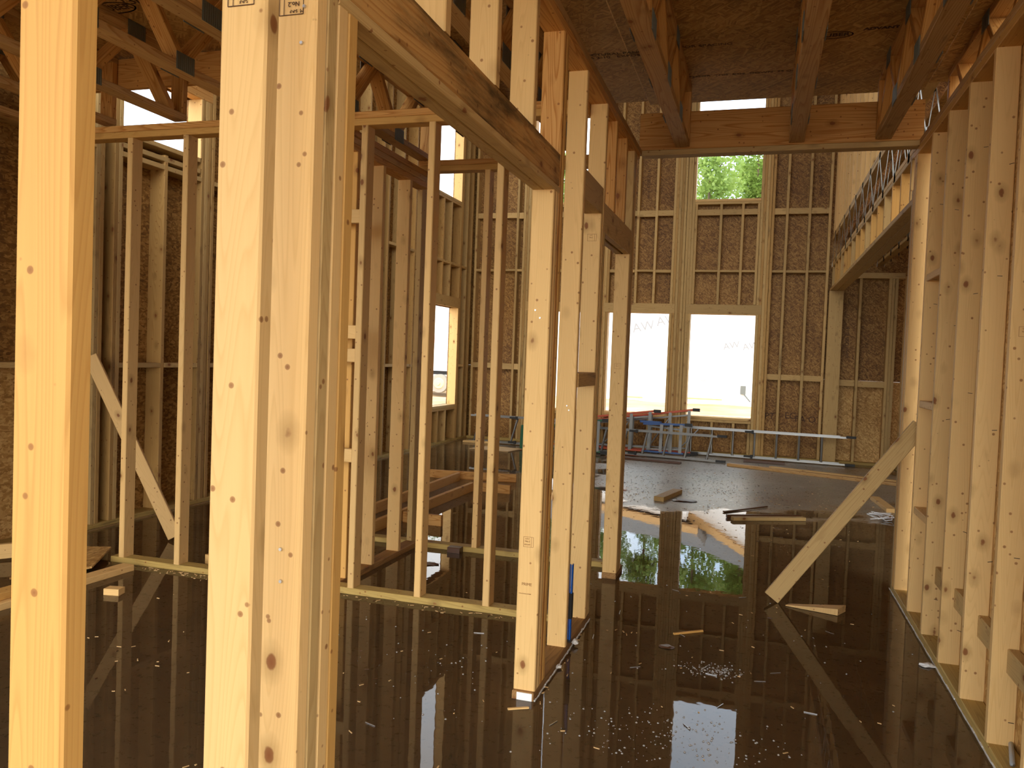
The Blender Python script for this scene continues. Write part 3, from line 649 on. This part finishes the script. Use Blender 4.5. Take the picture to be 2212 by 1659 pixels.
cut_block('wood_offcut', (-3.55, 5.25, .019), .55, .07, .038, -.1, 'spf2', 'flat offcut under the left brace by the wall')
cut_block('wood_offcut', (-.82, 8.23, .022), .60, .10, .044, 1.36, 'old2', 'short thick two-by-four offcut lying in the puddle edge before the ladders')
cut_block('wood_offcut', (.14, 7.42, .02), .68, .06, .03, .46, 'old2', 'longer split board in the pair floating mid floor')
cut_block('wood_offcut', (.10, 7.52, .02), .70, .03, .028, .44, 'darkwet', 'dark back strip of the split board pair mid floor')
cut_block('lath', (-.06, 7.86, .012), .62, .025, .012, .91, 'darkwet', 'thin dark lath crossing behind the split boards mid floor')
cut_block('wood_offcut', (1.25, 8.80, .02), .75, .09, .038, -1.50, 'spf', 'pale offcut on the floor beyond the end of the right wall')
cut_block('wood_offcut', (-4.1, 11.75, .02), .5, .09, .03, .1, 'spf', 'board end lying in the far left corner of the great room')
cut_block('lath', (-.28, 4.11, .008), .17, .014, .010, .67, 'spf2', 'thin stick floating on the near puddle')
p0, p1 = at_z(1097, 1532, .006), at_z(1142, 1529, .006)
cut_block('wood_chip', ((p0.x+p1.x)/2, (p0.y+p1.y)/2, .007), (p1-p0).length, .012, .006, math.atan2(p1.y-p0.y, p1.x-p0.x), 'spf', 'thin wood sliver in front of the tagged stud stack')
bm = bmesh.new()   # wedge shim
w0, w1 = Vector((.205, 4.80, .006)), Vector((.475, 4.73, .006)); n_ = Vector((.05, .10, 0))
vv = [bm.verts.new(v) for v in (w0, w1, w1+n_, w0+n_*.3, w0+Vector((0, 0, .006)), w1+Vector((0, 0, .036)), w1+n_+Vector((0, 0, .036)), w0+n_*.3+Vector((0, 0, .006)))]
for f in ((0, 1, 5, 4), (1, 2, 6, 5), (2, 3, 7, 6), (3, 0, 4, 7), (4, 5, 6, 7), (3, 2, 1, 0)): bm.faces.new([vv[i] for i in f])
setp(bm_obj('wedge_shim', bm, M['spf']), 'tapered wooden wedge floating right of the foot of the leaning brace', 'wedge')
# long boards by the far wall
loose('long_board', (-.34, 11.20, .019), (1.75, 10.42, .019), .089, .038, 'chord', 'nearer long two-by-four lying on the slab before the far ladders', 'board')
loose('long_board', (.20, 11.18, .019), (1.80, 10.62, .019), .089, .038, 'spf', 'paler long two-by-four behind the nearer one, before the far ladders', 'board')
loose('long_board', (-.15, 11.80, .02), (.40, 11.78, .02), .089, .038, 'darkwet', 'short red-brown board under the long aluminium ladder', 'board')
loose('long_board', (-2.0, 11.14, .015), (-.95, 11.0, .015), .089, .028, 'darkwet', 'black wet board on the slab below the shorter aluminium ladder', 'board')

# ------------------------------------------------------------------ ladders
def rail(parent, x0, x1, z0, z1, y, w, t, mat, name='rail'):
    """rail from (x0,z0) to (x1,z1): a C-section"""
    bm = bmesh.new(); L = math.hypot(x1-x0, z1-z0); a = -math.atan2(z1-z0, x1-x0)
    me = [(-w/2, 0), (w/2, 0), (w/2, t), (w/2-.004, t), (w/2-.004, .004), (-w/2+.004, .004), (-w/2+.004, t), (-w/2, t)]
    v0 = [bm.verts.new((0, p, q)) for p, q in me]; v1 = [bm.verts.new((L, p, q)) for p, q in me]
    for i in range(8): bm.faces.new((v0[i], v0[(i+1) % 8], v1[(i+1) % 8], v1[i]))
    bm.faces.new(v0[::-1]); bm.faces.new(v1); bmesh.ops.recalc_face_normals(bm, faces=bm.faces[:])
    o = bm_obj(name, bm, mat, parent); o.matrix_local = Matrix.Translation((x0, y, z0)) @ Matrix.Rotation(a, 4, 'Y'); return o
def sub(parent, name, bm, mat, smooth=False):
    o = bm_obj(name, bm, mat, parent, smooth); o.matrix_local = Matrix(); return o
def ext_ladder(p, q, label, wid=.40, lean=.1, skew=0.0, mat='alu', rungs0=.12):
    d = Vector(q)-Vector(p); L = d.length
    r = root('extension_ladder', p, label, 'ladder', 'ladders along the far wall', rot=(-lean, 0, math.atan2(d.y, d.x)))
    for s, off, len_ in ((0, 0.0, L), (1, .055, L*.93)):
        x0 = 0 if s == 0 else L*.03
        rail(r, x0, x0+len_, 0.002+s*.012, 0.002+s*.012, off, .045, .022, M[mat], 'rail')
        o = rail(r, x0, x0+len_, wid+s*.012, wid+s*.012, off, .045, -.022, M[mat], 'rail')
        x = x0+rungs0
        while x < x0+len_-.05:
            if s == 0 or True:
                bm = bmesh.new(); tube_to(bm, (x-skew, off, .012+s*.012), (x+skew, off, wid-.01+s*.012), .016, 10)
                if s == 0: sub(r, 'rung', bm, M[mat], False)
                elif x > L*.9: sub(r, 'rung', bm, M[mat], False)
                else: bm.free()
            x += .305
    for z in (.012, wid-.0):
        bm = bmesh.new(); bbox_to(bm, L+.05, 0, z, .13, .05, .035); bmesh.ops.bevel(bm, geom=bm.edges[:], offset=.006, segments=1); sub(r, 'foot', bm, M['black'])
    for x in (L*.42,):
        for z in (.03, wid-.015):
            bm = bmesh.new(); bbox_to(bm, x, -.03, z, .12, .02, .03); bbox_to(bm, x+.05, -.035, z, .03, .03, .05); sub(r, 'bracket', bm, M['black'])
    return r
ext_ladder((-1.05, 12.26, .012), (1.22, 12.08, .012), 'long aluminium extension ladder on edge along the far wall, under the right window', lean=.06)
ext_ladder((-2.55, 11.66, .012), (-.50, 11.42, .012), 'shorter aluminium ladder on edge in front, with slanted rungs, right of the doorway post', wid=.36, lean=.12, skew=.03, mat='alud')
ext_ladder((-4.30, 11.86, .012), (-2.60, 11.80, .012), 'aluminium ladder on edge at the left end, seen between the partition studs', wid=.42, lean=.1, skew=.05)
def step_ladder(p, L, rotz, mat, label, w0=.26, w1=.60, lean=.1, rmat='alud', cap=0):
    r = root('step_ladder', p, label, 'ladder', 'folded step ladders by the far wall', rot=(-lean, 0, rotz))
    rail(r, 0, L, 0, 0, 0, .07, .026, M[mat]); rail(r, 0, L, w0, w1, 0, .07, -.026, M[mat])
    n = max(3, int(L/.31))
    for k in range(1, n+1):
        x = .12+k*(L-.2)/n; bm = bmesh.new(); zt = w0+(w1-w0)*x/L
        bbox_to(bm, x, 0, zt/2, .022, .075, zt-.03); bbox_to(bm, x+.018, -.034, zt/2, .03, .004, zt-.03); sub(r, 'step', bm, M[rmat])
    rail(r, .05, L-.06, .035, .06, .075, .04, .02, M[rmat], 'rear_rail'); rail(r, .05, L-.06, w0-.03, w1-.08, .075, .04, -.02, M[rmat], 'rear_rail')
    for k in range(2):
        x = .5+k*.7
        if x < L-.1: bm = bmesh.new(); tube_to(bm, (x, .075, .05), (x+.28, .075, w0+(w1-w0)*x/L-.06), .009, 6); sub(r, 'rear_brace', bm, M[rmat])
    bm = bmesh.new(); (bbox_to(bm, .10, .03, w0+.02, .30, .14, .03) if cap else bbox_to(bm, -.06, .03, w0/2, .10, .16, w0+.05)); bmesh.ops.bevel(bm, geom=bm.edges[:], offset=.012, segments=2); sub(r, 'top_cap', bm, M[mat])
    for z in (.005, w1-.012):
        bm = bmesh.new(); bbox_to(bm, L+.03, 0, z, .10, .085, .045); bmesh.ops.bevel(bm, geom=bm.edges[:], offset=.01, segments=1); sub(r, 'foot', bm, M['black'])
    bm = bmesh.new(); tube_to(bm, (L-.35, -.02, w1*.9), (L-.06, .0, w1-.03), .012, 6); sub(r, 'corner_brace', bm, M['black'])
    return r
step_ladder((-2.75, 12.16, .03), 1.86, -.03, 'orange', 'orange folded step ladder on its side with black feet poking above the window sill', w0=.36, w1=.66)
step_ladder((-3.30, 11.98, .03), 1.86, -.03, 'orange', 'faded orange folded step ladder behind the doorway post, its rail ending left of the other', w0=.34, w1=.62)
step_ladder((-1.58, 11.74, .05), .62, -.06, 'blue', 'small blue folded step ladder with its blue top in front of the orange ones', w0=.42, w1=.44, cap=.03)
step_ladder((-3.22, 11.42, .03), 1.12, -.03, 'green', 'green folded step ladder glimpsed left of the doorway post', w0=.30, w1=.48)

# ------------------------------------------------------------------ tools and small litter
def level(x, y, label, h=.36, top=.50):
    r = root('spirit_level', (x, y, .042), label, 'spirit level', 'spirit levels leaning in the middle wall')
    bm = bmesh.new(); bbox_to(bm, 0, 0, h/2, .006, .010, h); bbox_to(bm, -.011, 0, h/2, .006, .024, h); bbox_to(bm, .011, 0, h/2, .006, .024, h); bmesh.ops.remove_doubles(bm, verts=bm.verts[:], dist=1e-5)
    sub(r, 'body', bm, M['levelblue'])
    bm = bmesh.new(); bbox_to(bm, 0, 0, .115+.05, .034, .030, .12); bmesh.ops.bevel(bm, geom=bm.edges[:], offset=.004, segments=1); sub(r, 'grip', bm, M['black'])
    bm = bmesh.new(); bbox_to(bm, 0, 0, -.001, .034, .030, .012); sub(r, 'end_cap', bm, M['black'])
    return r
level(-.803, 3.665, 'blue level with black grip standing on the plate inside the middle wall')
level(-.893, 3.700, 'second blue level barely visible in the gap beside the tagged stud stack')
setp(box('pry_bar', None, -.832, -.824, 3.64, 3.652, .04, .54, M['black'], c=.001), 'thin black bar standing upright beside the blue level', 'bar')
a, b_ = at_z(2184, 1606, .048), at_z(2187, 1652, .048)
bm = bmesh.new(); tube_to(bm, a, b_, .0085, 14); bmesh.ops.bevel(bm, geom=[e for e in bm.edges if len(e.link_faces) == 2 and e.calc_face_angle(0) > 1], offset=.002, segments=2)
setp(bm_obj('plastic_tube', bm, M['pvc'], smooth=True), 'short grey plastic tube on the right wall plate near the corner', 'tube')
bm = bmesh.new(); random.seed(5)                                      # tangled white strap
P_ = [Vector((1.02+random.random()*.22, 7.86+random.random()*.34, .01+random.random()*.04)) for _ in range(26)]
for i in range(25): tube_to(bm, P_[i], P_[i+1], .003, 5)
setp(bm_obj('strap_tangle', bm, M['twine']), 'tangle of thin white plastic strap on the floor near the end of the right wall', 'strap')
def crumple(name, c, s, mat, label, cat):
    bm = bmesh.new(); bmesh.ops.create_icosphere(bm, subdivisions=2, radius=1)
    for v in bm.verts: k = random.uniform(.6, 1.25); v.co = Vector((v.co.x*s[0]*k, v.co.y*s[1]*k, max(-.2, v.co.z)*s[2]*k))
    return setp(bm_obj(name, bm, mat, mtx=Matrix.Translation(c)), label, cat)
p = at_z(2002, 1437, .008); crumple('paper_scrap', p, (.035, .03, .010), M['white'], 'crumpled white scrap in the puddle against the right wall plate', 'paper scrap')
p = at_z(1440, 1397, .006); crumple('wet_leaf', p, (.035, .03, .006), M['darkwet'], 'dark wet leaf floating in the near puddle', 'leaf')
p = at_z(1242, 1388, .02); crumple('foam_lump', p, (.016, .02, .018), M['white'], 'white foam lump at the foot of the blue level', 'foam')
p = at_z(1207, 1441, .012); crumple('foam_lump', p, (.013, .018, .010), M['white'], 'white foam lump against the middle wall plate, nearer the tagged end', 'foam')
p = at_z(932, 1218, .006); crumple('wet_leaf', p, (.05, .05, .008), M['darkwet'], 'dark leaf on the puddle between the two partitions', 'leaf')
p = at_z(1478, 1081, .006); crumple('wet_bark', p, (.14, .07, .012), M['darkwet'], 'flat patch of dark wet bark right of the thick offcut before the ladders', 'bark')
bm = bmesh.new(); random.seed(8)
y = 3.04
while y < 4.12:
    bbox_to(bm, MX1+.004+random.uniform(-.001, .002), y+.012, .004, random.uniform(.003, .006), .026, random.uniform(.006, .012)); y += .024
setp(bm_obj('sill_foam', bm, M['white'], wm), kind='stuff')
bm = bmesh.new(); y = 2.0
while y < 5.45:
    bbox_to(bm, RX0-.003+random.uniform(-.001, .001), y+.02, .004, random.uniform(.002, .006), .042, random.uniform(.004, .009)); y += .04
setp(bm_obj('sill_foam', bm, M['white'], wr), kind='stuff')
def wedge_cloud(name, spots, n, mat, label, cat, fn):
    bm = bmesh.new()
    for (px_, py_, sx, sy, k) in spots:
        c = at_z(px_, py_, 0)
        for _ in range(k):
            x = c.x+random.gauss(0, sx); y = c.y+random.gauss(0, sy)
            if y < 1.2 or MX0-.03 < x < MX1+.03 or RX0-.03 < x < RX1+.1 or (3.96 < y < 4.12 and x < -.8) or (5.15 < y < 5.3 and x < -.8) or x < LX: continue
            fn(bm, x, y)
    return setp(bm_obj(name, bm, mat, smooth=True), label, cat, kind='stuff')
def bub(bm, x, y):
    r = random.choice((.0015, .002, .003, .0045)); rings = []
    for k in range(3): rings.append([bm.verts.new((x+r*math.cos(k*.5)*math.cos(a*.785), y+r*math.cos(k*.5)*math.sin(a*.785), .0042+r*.8*math.sin(k*.5))) for a in range(8)])
    for k in range(2):
        for a in range(8): bm.faces.new((rings[k][a], rings[k][(a+1) % 8], rings[k+1][(a+1) % 8], rings[k+1][a]))
    bm.faces.new(rings[2])
bw, bn, bb = newmat('water_bubble'); bb.inputs['Transmission Weight'].default_value = .7; bb.inputs['Roughness'].default_value = .03; bb.inputs['Base Color'].default_value = (.9, .88, .84, 1); bb.inputs['IOR'].default_value = 1.2
random.seed(21)
bo = wedge_cloud('bubbles', [(1540, 1452, .07, .04, 220), (1480, 1600, .20, .12, 220), (1300, 1590, .2, .12, 50), (900, 1420, .30, .2, 50), (1000, 1470, .3, .3, 40), (1550, 1300, .6, .8, 80), (1750, 1450, .4, .5, 20)], 0, bw, 'tiny rain bubbles floating on the puddle', None, bub)
bo.parent = FLOOR
def lit(kinds):
    def fn(bm, x, y):
        k = random.choices(range(3), kinds)[0]; a = random.uniform(0, 3.14); n0 = len(bm.faces)
        if k == 2: bbox_to(bm, x, y, .006, .05, .0026, .0026, Matrix.Rotation(a, 4, 'Z'))
        else: bbox_to(bm, x, y, .005, random.uniform(.004, .024), random.uniform(.002, .005), random.uniform(.002, .004), Matrix.Rotation(a, 4, 'Z'))
        bm.faces.ensure_lookup_table()
        for f in [bm.faces[i] for i in range(n0, n0+6)]: f.material_index = k
    return fn
KEEP = [(-3.5, -2.25, 7.5, 8.4), (-.95, -.68, 7.85, 8.6), (-.3, .55, 7.15, 8.25), (1.15, 1.4, 8.3, 9.3), (-4, -3.2, 10.8, 11.5), (-.9, -.45, 7.7, 8.4), (-3.1, -2.65, 5.3, 8.2)]
bm = bmesh.new()
for (px_, py_, sx, sy, k, kinds) in ((430, 1242, .45, .04, 230, (1, 0, 0)), (860, 1298, .5, .04, 240, (1, .2, 0)), (1700, 1160, .5, .9, 90, (.6, .3, .04)), (1500, 1075, .8, .7, 560, (.35, .65, 0)), (1450, 1045, .9, .9, 460, (.2, .8, 0)), (330, 1430, .5, .4, 45, (.6, .4, 0)), (850, 1500, .4, .5, 26, (.8, .1, .1)), (1500, 1460, .5, .5, 30, (.6, .1, .25)), (1560, 1330, .5, .5, 24, (.6, .05, .3)), (1000, 1025, .6, .8, 150, (1, .3, 0)), (1215, 1430, .02, .3, 25, (1, 0, 0))):
    c = at_z(px_, py_, 0); fn = lit(kinds)
    for _ in range(k):
        x = c.x+random.gauss(0, sx); y = c.y+random.gauss(0, sy)
        if y < 1.2 or MX0-.03 < x < MX1+.01 or RX0-.03 < x < RX1+.1 or (3.98 < y < 4.10 and x < -.8) or (5.17 < y < 5.29 and x < -.8) or x < LX or y > 12.3 or any(a_ < x < b_ and c_ < y < d_ for a_, b_, c_, d_ in KEEP): continue
        fn(bm, x, y)
lo = bm_obj('wood_litter', bm, M['chip']); lo.data.materials.append(M['darkwet']); lo.data.materials.append(M['steel'])
setp(lo, 'scattered wood chips, dark grit and a few nails on the wet floor', 'litter', kind='stuff')

# ------------------------------------------------------------------ outside the windows
def mir(x, y, Y):
    d = ray(x, y); t = Y/d.y; return (d.x*t, -(CH+d.z*t))
HY = 34.0
nh = root('neighbour_house', (0, HY, -.3), 'white wrapped house with tan eave boards and grey roof beyond the far windows', 'house')
def prism(name, pts, y0, y1, mat, parent):
    bm = bmesh.new(); a = [bm.verts.new((x, y0, z)) for x, z in pts]; b = [bm.verts.new((x, y1, z)) for x, z in pts]; n = len(pts)
    bm.faces.new(a); bm.faces.new(b[::-1])
    for i in range(n): bm.faces.new((a[i], b[i], b[(i+1) % n], a[(i+1) % n]))
    bmesh.ops.recalc_face_normals(bm, faces=bm.faces[:]); return bm_obj(name, bm, mat, parent, mtx=Matrix())
a0, a1 = mir(1347, 1098, HY), mir(1508, 1137, HY); s = (a1[1]-a0[1])/(a1[0]-a0[0]); xl = a0[0]-9; zl = a0[1]-s*9
prism('wall', [(xl, -.5), (a1[0]-.5, -.5), (a1[0]-.5, a1[1]-.2), (xl, max(3.6, zl))], HY, HY+8, M['wrap'], nh)
b0, b1 = mir(1486, 1103, HY+1.5), mir(1611, 1185, HY+1.5); s2 = (b1[1]-b0[1])/(b1[0]-b0[0])
prism('wall', [(b0[0]-3, -.5), (b1[0]+7, -.5), (b1[0]+7, b1[1]), (b1[0]+3, b1[1]+s2*3), (b0[0], b0[1]), (b0[0]-3, b0[1]-.5)], HY+1.5, HY+9, M['wrap'], nh)
def strip(p, q, Y, th, parent): prism('eave_board', [p, q, (q[0], q[1]+th), (p[0], p[1]+th)], Y-.35, Y, M['fascia'], parent)
strip((xl, max(3.6, zl)), a1, HY, .30, nh); strip(b0, (b1[0]+3, b1[1]+s2*3), HY+1.5, .34, nh)
t0, t1 = mir(1342, 1128, HY+2), mir(1430, 1140, HY+2)
prism('roof', [(xl, max(3.9, zl+.3)), (a1[0], a1[1]+.3), (a1[0]+.3, a1[1]+.75), (xl, max(4.3, zl)+.8)], HY-.3, HY+7, M['shingle'], nh)
c0, c1 = mir(1476, 1158, HY+3), mir(1608, 1212, HY+3)
prism('roof', [(b0[0]-1.5, b0[1]-.3), (b1[0]+3, b1[1]+s2*3+.3), (b1[0]+3, c1[1]+2.6), (c1[0], c1[1]), (c0[0], c0[1]), (c0[0]-2, c0[1]-.6)], HY+1.6, HY+8, M['shingle'], nh)
for (px_, py_, sz) in ((1390, 706, .55), (1442, 692, .55), (1580, 747, .40), (1622, 748, .40), (1520, 822, .15)):
    q = at_y(px_, py_, HY-.02 if px_ < 1470 else HY+1.48); text('wrap_print', nh, 'AW', sz, q, FRONT @ Matrix.Rotation(.2, 4, 'Z'), M['wrapink'])
q = at_y(1605, 843, HY+1.4); bm = bmesh.new(); bbox_to(bm, q.x, q.y, q.z, .22, .12, .36); bmesh.ops.bevel(bm, geom=bm.edges[:], offset=.015, segments=1); bm_obj('electric_box', bm, M['grey'], nh, mtx=Matrix())
bm = bmesh.new(); tube_to(bm, at_y(1607, 852, HY+1.38), at_y(1620, 868, HY+1.2), .03, 8); bm_obj('conduit', bm, M['grey'], nh, mtx=Matrix())
for px0, px1, py_ in ((1355, 1388, 857), (1484, 1560, 860)):
    q0, q1 = at_y(px0, py_, HY-.1), at_y(px1, py_, HY-.1); setp(box('survey_board', None, q0.x, q1.x, HY-.15, HY-.1, q0.z-.03, q0.z+.03, M['spf'], c=.002), 'thin ground-level board at the base of the white house, ' + ('left window' if px0 < 1400 else 'right window'), 'board')
# trailer seen through the left window
TY = 30.0
q = at_y(950, 828, TY); zg = q.z-.42
tr_ = root('box_trailer', (q.x, TY, zg), 'white box trailer with a dusty cream wheel outside the left window', 'trailer')
bm = bmesh.new(); bbox_to(bm, q.x, TY+1.2, q.z+.50+1.25, 6.0, 2.3, 2.5); bmesh.ops.bevel(bm, geom=bm.edges[:], offset=.04, segments=1); bm_obj('body', bm, M['wrap'], tr_, mtx=Matrix.Translation((0, 0, 0)))
bm = bmesh.new(); bbox_to(bm, q.x, TY+1.2, q.z+.42, 6.1, 2.0, .14); bm_obj('chassis', bm, M['black'], tr_, mtx=Matrix())
for dx in (0, -.95):
    bm = bmesh.new(); R = Matrix.Rotation(math.pi/2, 4, 'X')
    bmesh.ops.create_cone(bm, cap_ends=True, segments=28, radius1=.37, radius2=.37, depth=.26, matrix=Matrix.Translation((q.x+dx, TY+.02, q.z)) @ R)
    bmesh.ops.bevel(bm, geom=bm.edges[:], offset=.03, segments=2); w_ = bm_obj('wheel', bm, M['tyre'], tr_, mtx=Matrix())
    bm = bmesh.new(); bmesh.ops.create_cone(bm, cap_ends=True, segments=24, radius1=.24, radius2=.20, depth=.05, matrix=Matrix.Translation((q.x+dx, TY-.12, q.z)) @ R)
    bmesh.ops.create_cone(bm, cap_ends=True, segments=16, radius1=.09, radius2=.07, depth=.06, matrix=Matrix.Translation((q.x+dx, TY-.16, q.z)) @ R)
    o = bm_obj('rim', bm, M['rim'], w_)
q2 = at_y(934, 733, TY-.02); bm = bmesh.new(); bbox_to(bm, q2.x, q2.y, q2.z, .16, .05, .34); bm_obj('marker_light', bm, M['red'], tr_, mtx=Matrix())
# trees
def tree_meshes(seed, h, crown, base):
    random.seed(seed); bm = bmesh.new(); lumps = []
    for _ in range(50):
        z = random.uniform(base, h); k = 1-abs((z-base)/(h-base)-.4)*1.1; a = random.uniform(0, 6.28); r = random.uniform(.1, 1)*crown*max(.25, k)
        lumps.append((Vector((r*math.cos(a), r*math.sin(a), z)), random.uniform(.5, 1.15)))
    for c, R in lumps:
        for _ in range(230):
            d = Vector((random.gauss(0, 1), random.gauss(0, 1), random.gauss(0, .7))).normalized()*R*random.random()**.4
            p = c+d; s_ = random.uniform(.05, .10); u = Vector((random.gauss(0, 1), random.gauss(0, 1), random.gauss(0, 1))).normalized(); v = u.orthogonal().normalized()
            bm.faces.new([bm.verts.new(p+u*s_*1.6), bm.verts.new(p+v*s_), bm.verts.new(p-u*s_*1.6), bm.verts.new(p-v*s_)])
    me = bpy.data.meshes.new('foliage'); bm.to_mesh(me); bm.free(); me.materials.append(M['leaf'])
    bm = bmesh.new(); bmesh.ops.create_cone(bm, cap_ends=True, segments=9, radius1=.20, radius2=.03, depth=h, matrix=Matrix.Translation((0, 0, h/2)))
    for c, R in lumps[::2]: tube_to(bm, (0, 0, max(base*.7, c.z-.8)), c, .022, 5)
    mt = bpy.data.meshes.new('trunk'); bm.to_mesh(mt); bm.free(); mt.materials.append(M['bark'])
    return me, mt
TM = [tree_meshes(3, 14.6, 3.2, 3.0), tree_meshes(7, 13.2, 3.4, 2.5), tree_meshes(12, 15.6, 3.0, 4.0)]
spots = [(-12.4, 47, 0, 'tall green tree seen through the upper window left of the chimney-like stud bay'), (-6.6, 52, 2, 'tall green tree behind the white house, showing left of the upper window'), (-3.1, 46, 1, 'bushy green tree filling the left half of the upper far window'), (-.6, 50, 2, 'thin-topped green tree filling the right half of the upper far window'),
         (4.6, 46, 2, 'green tree behind the white house, right of the upper far window'), (-9.6, 56, 1, 'farther green tree seen between the left trees behind the white house'), (-17.6, 40, 1, 'low green tree in the upper left window beside its pale jamb'), (-1.4, 58, 2, 'farthest green tree behind the upper far window')]
for i, (x, y, k, lb) in enumerate(spots):
    r = root('pine_tree', (x, y, -.4), lb, 'tree', 'trees beyond the neighbouring house', rot=(0, 0, i*1.3))
    for me, nm in zip(TM[k], ('foliage', 'trunk')):
        o = bpy.data.objects.new(nm, me); C.objects.link(o); o.parent = r
        if i == 6: o.scale = (.8, .8, .72)
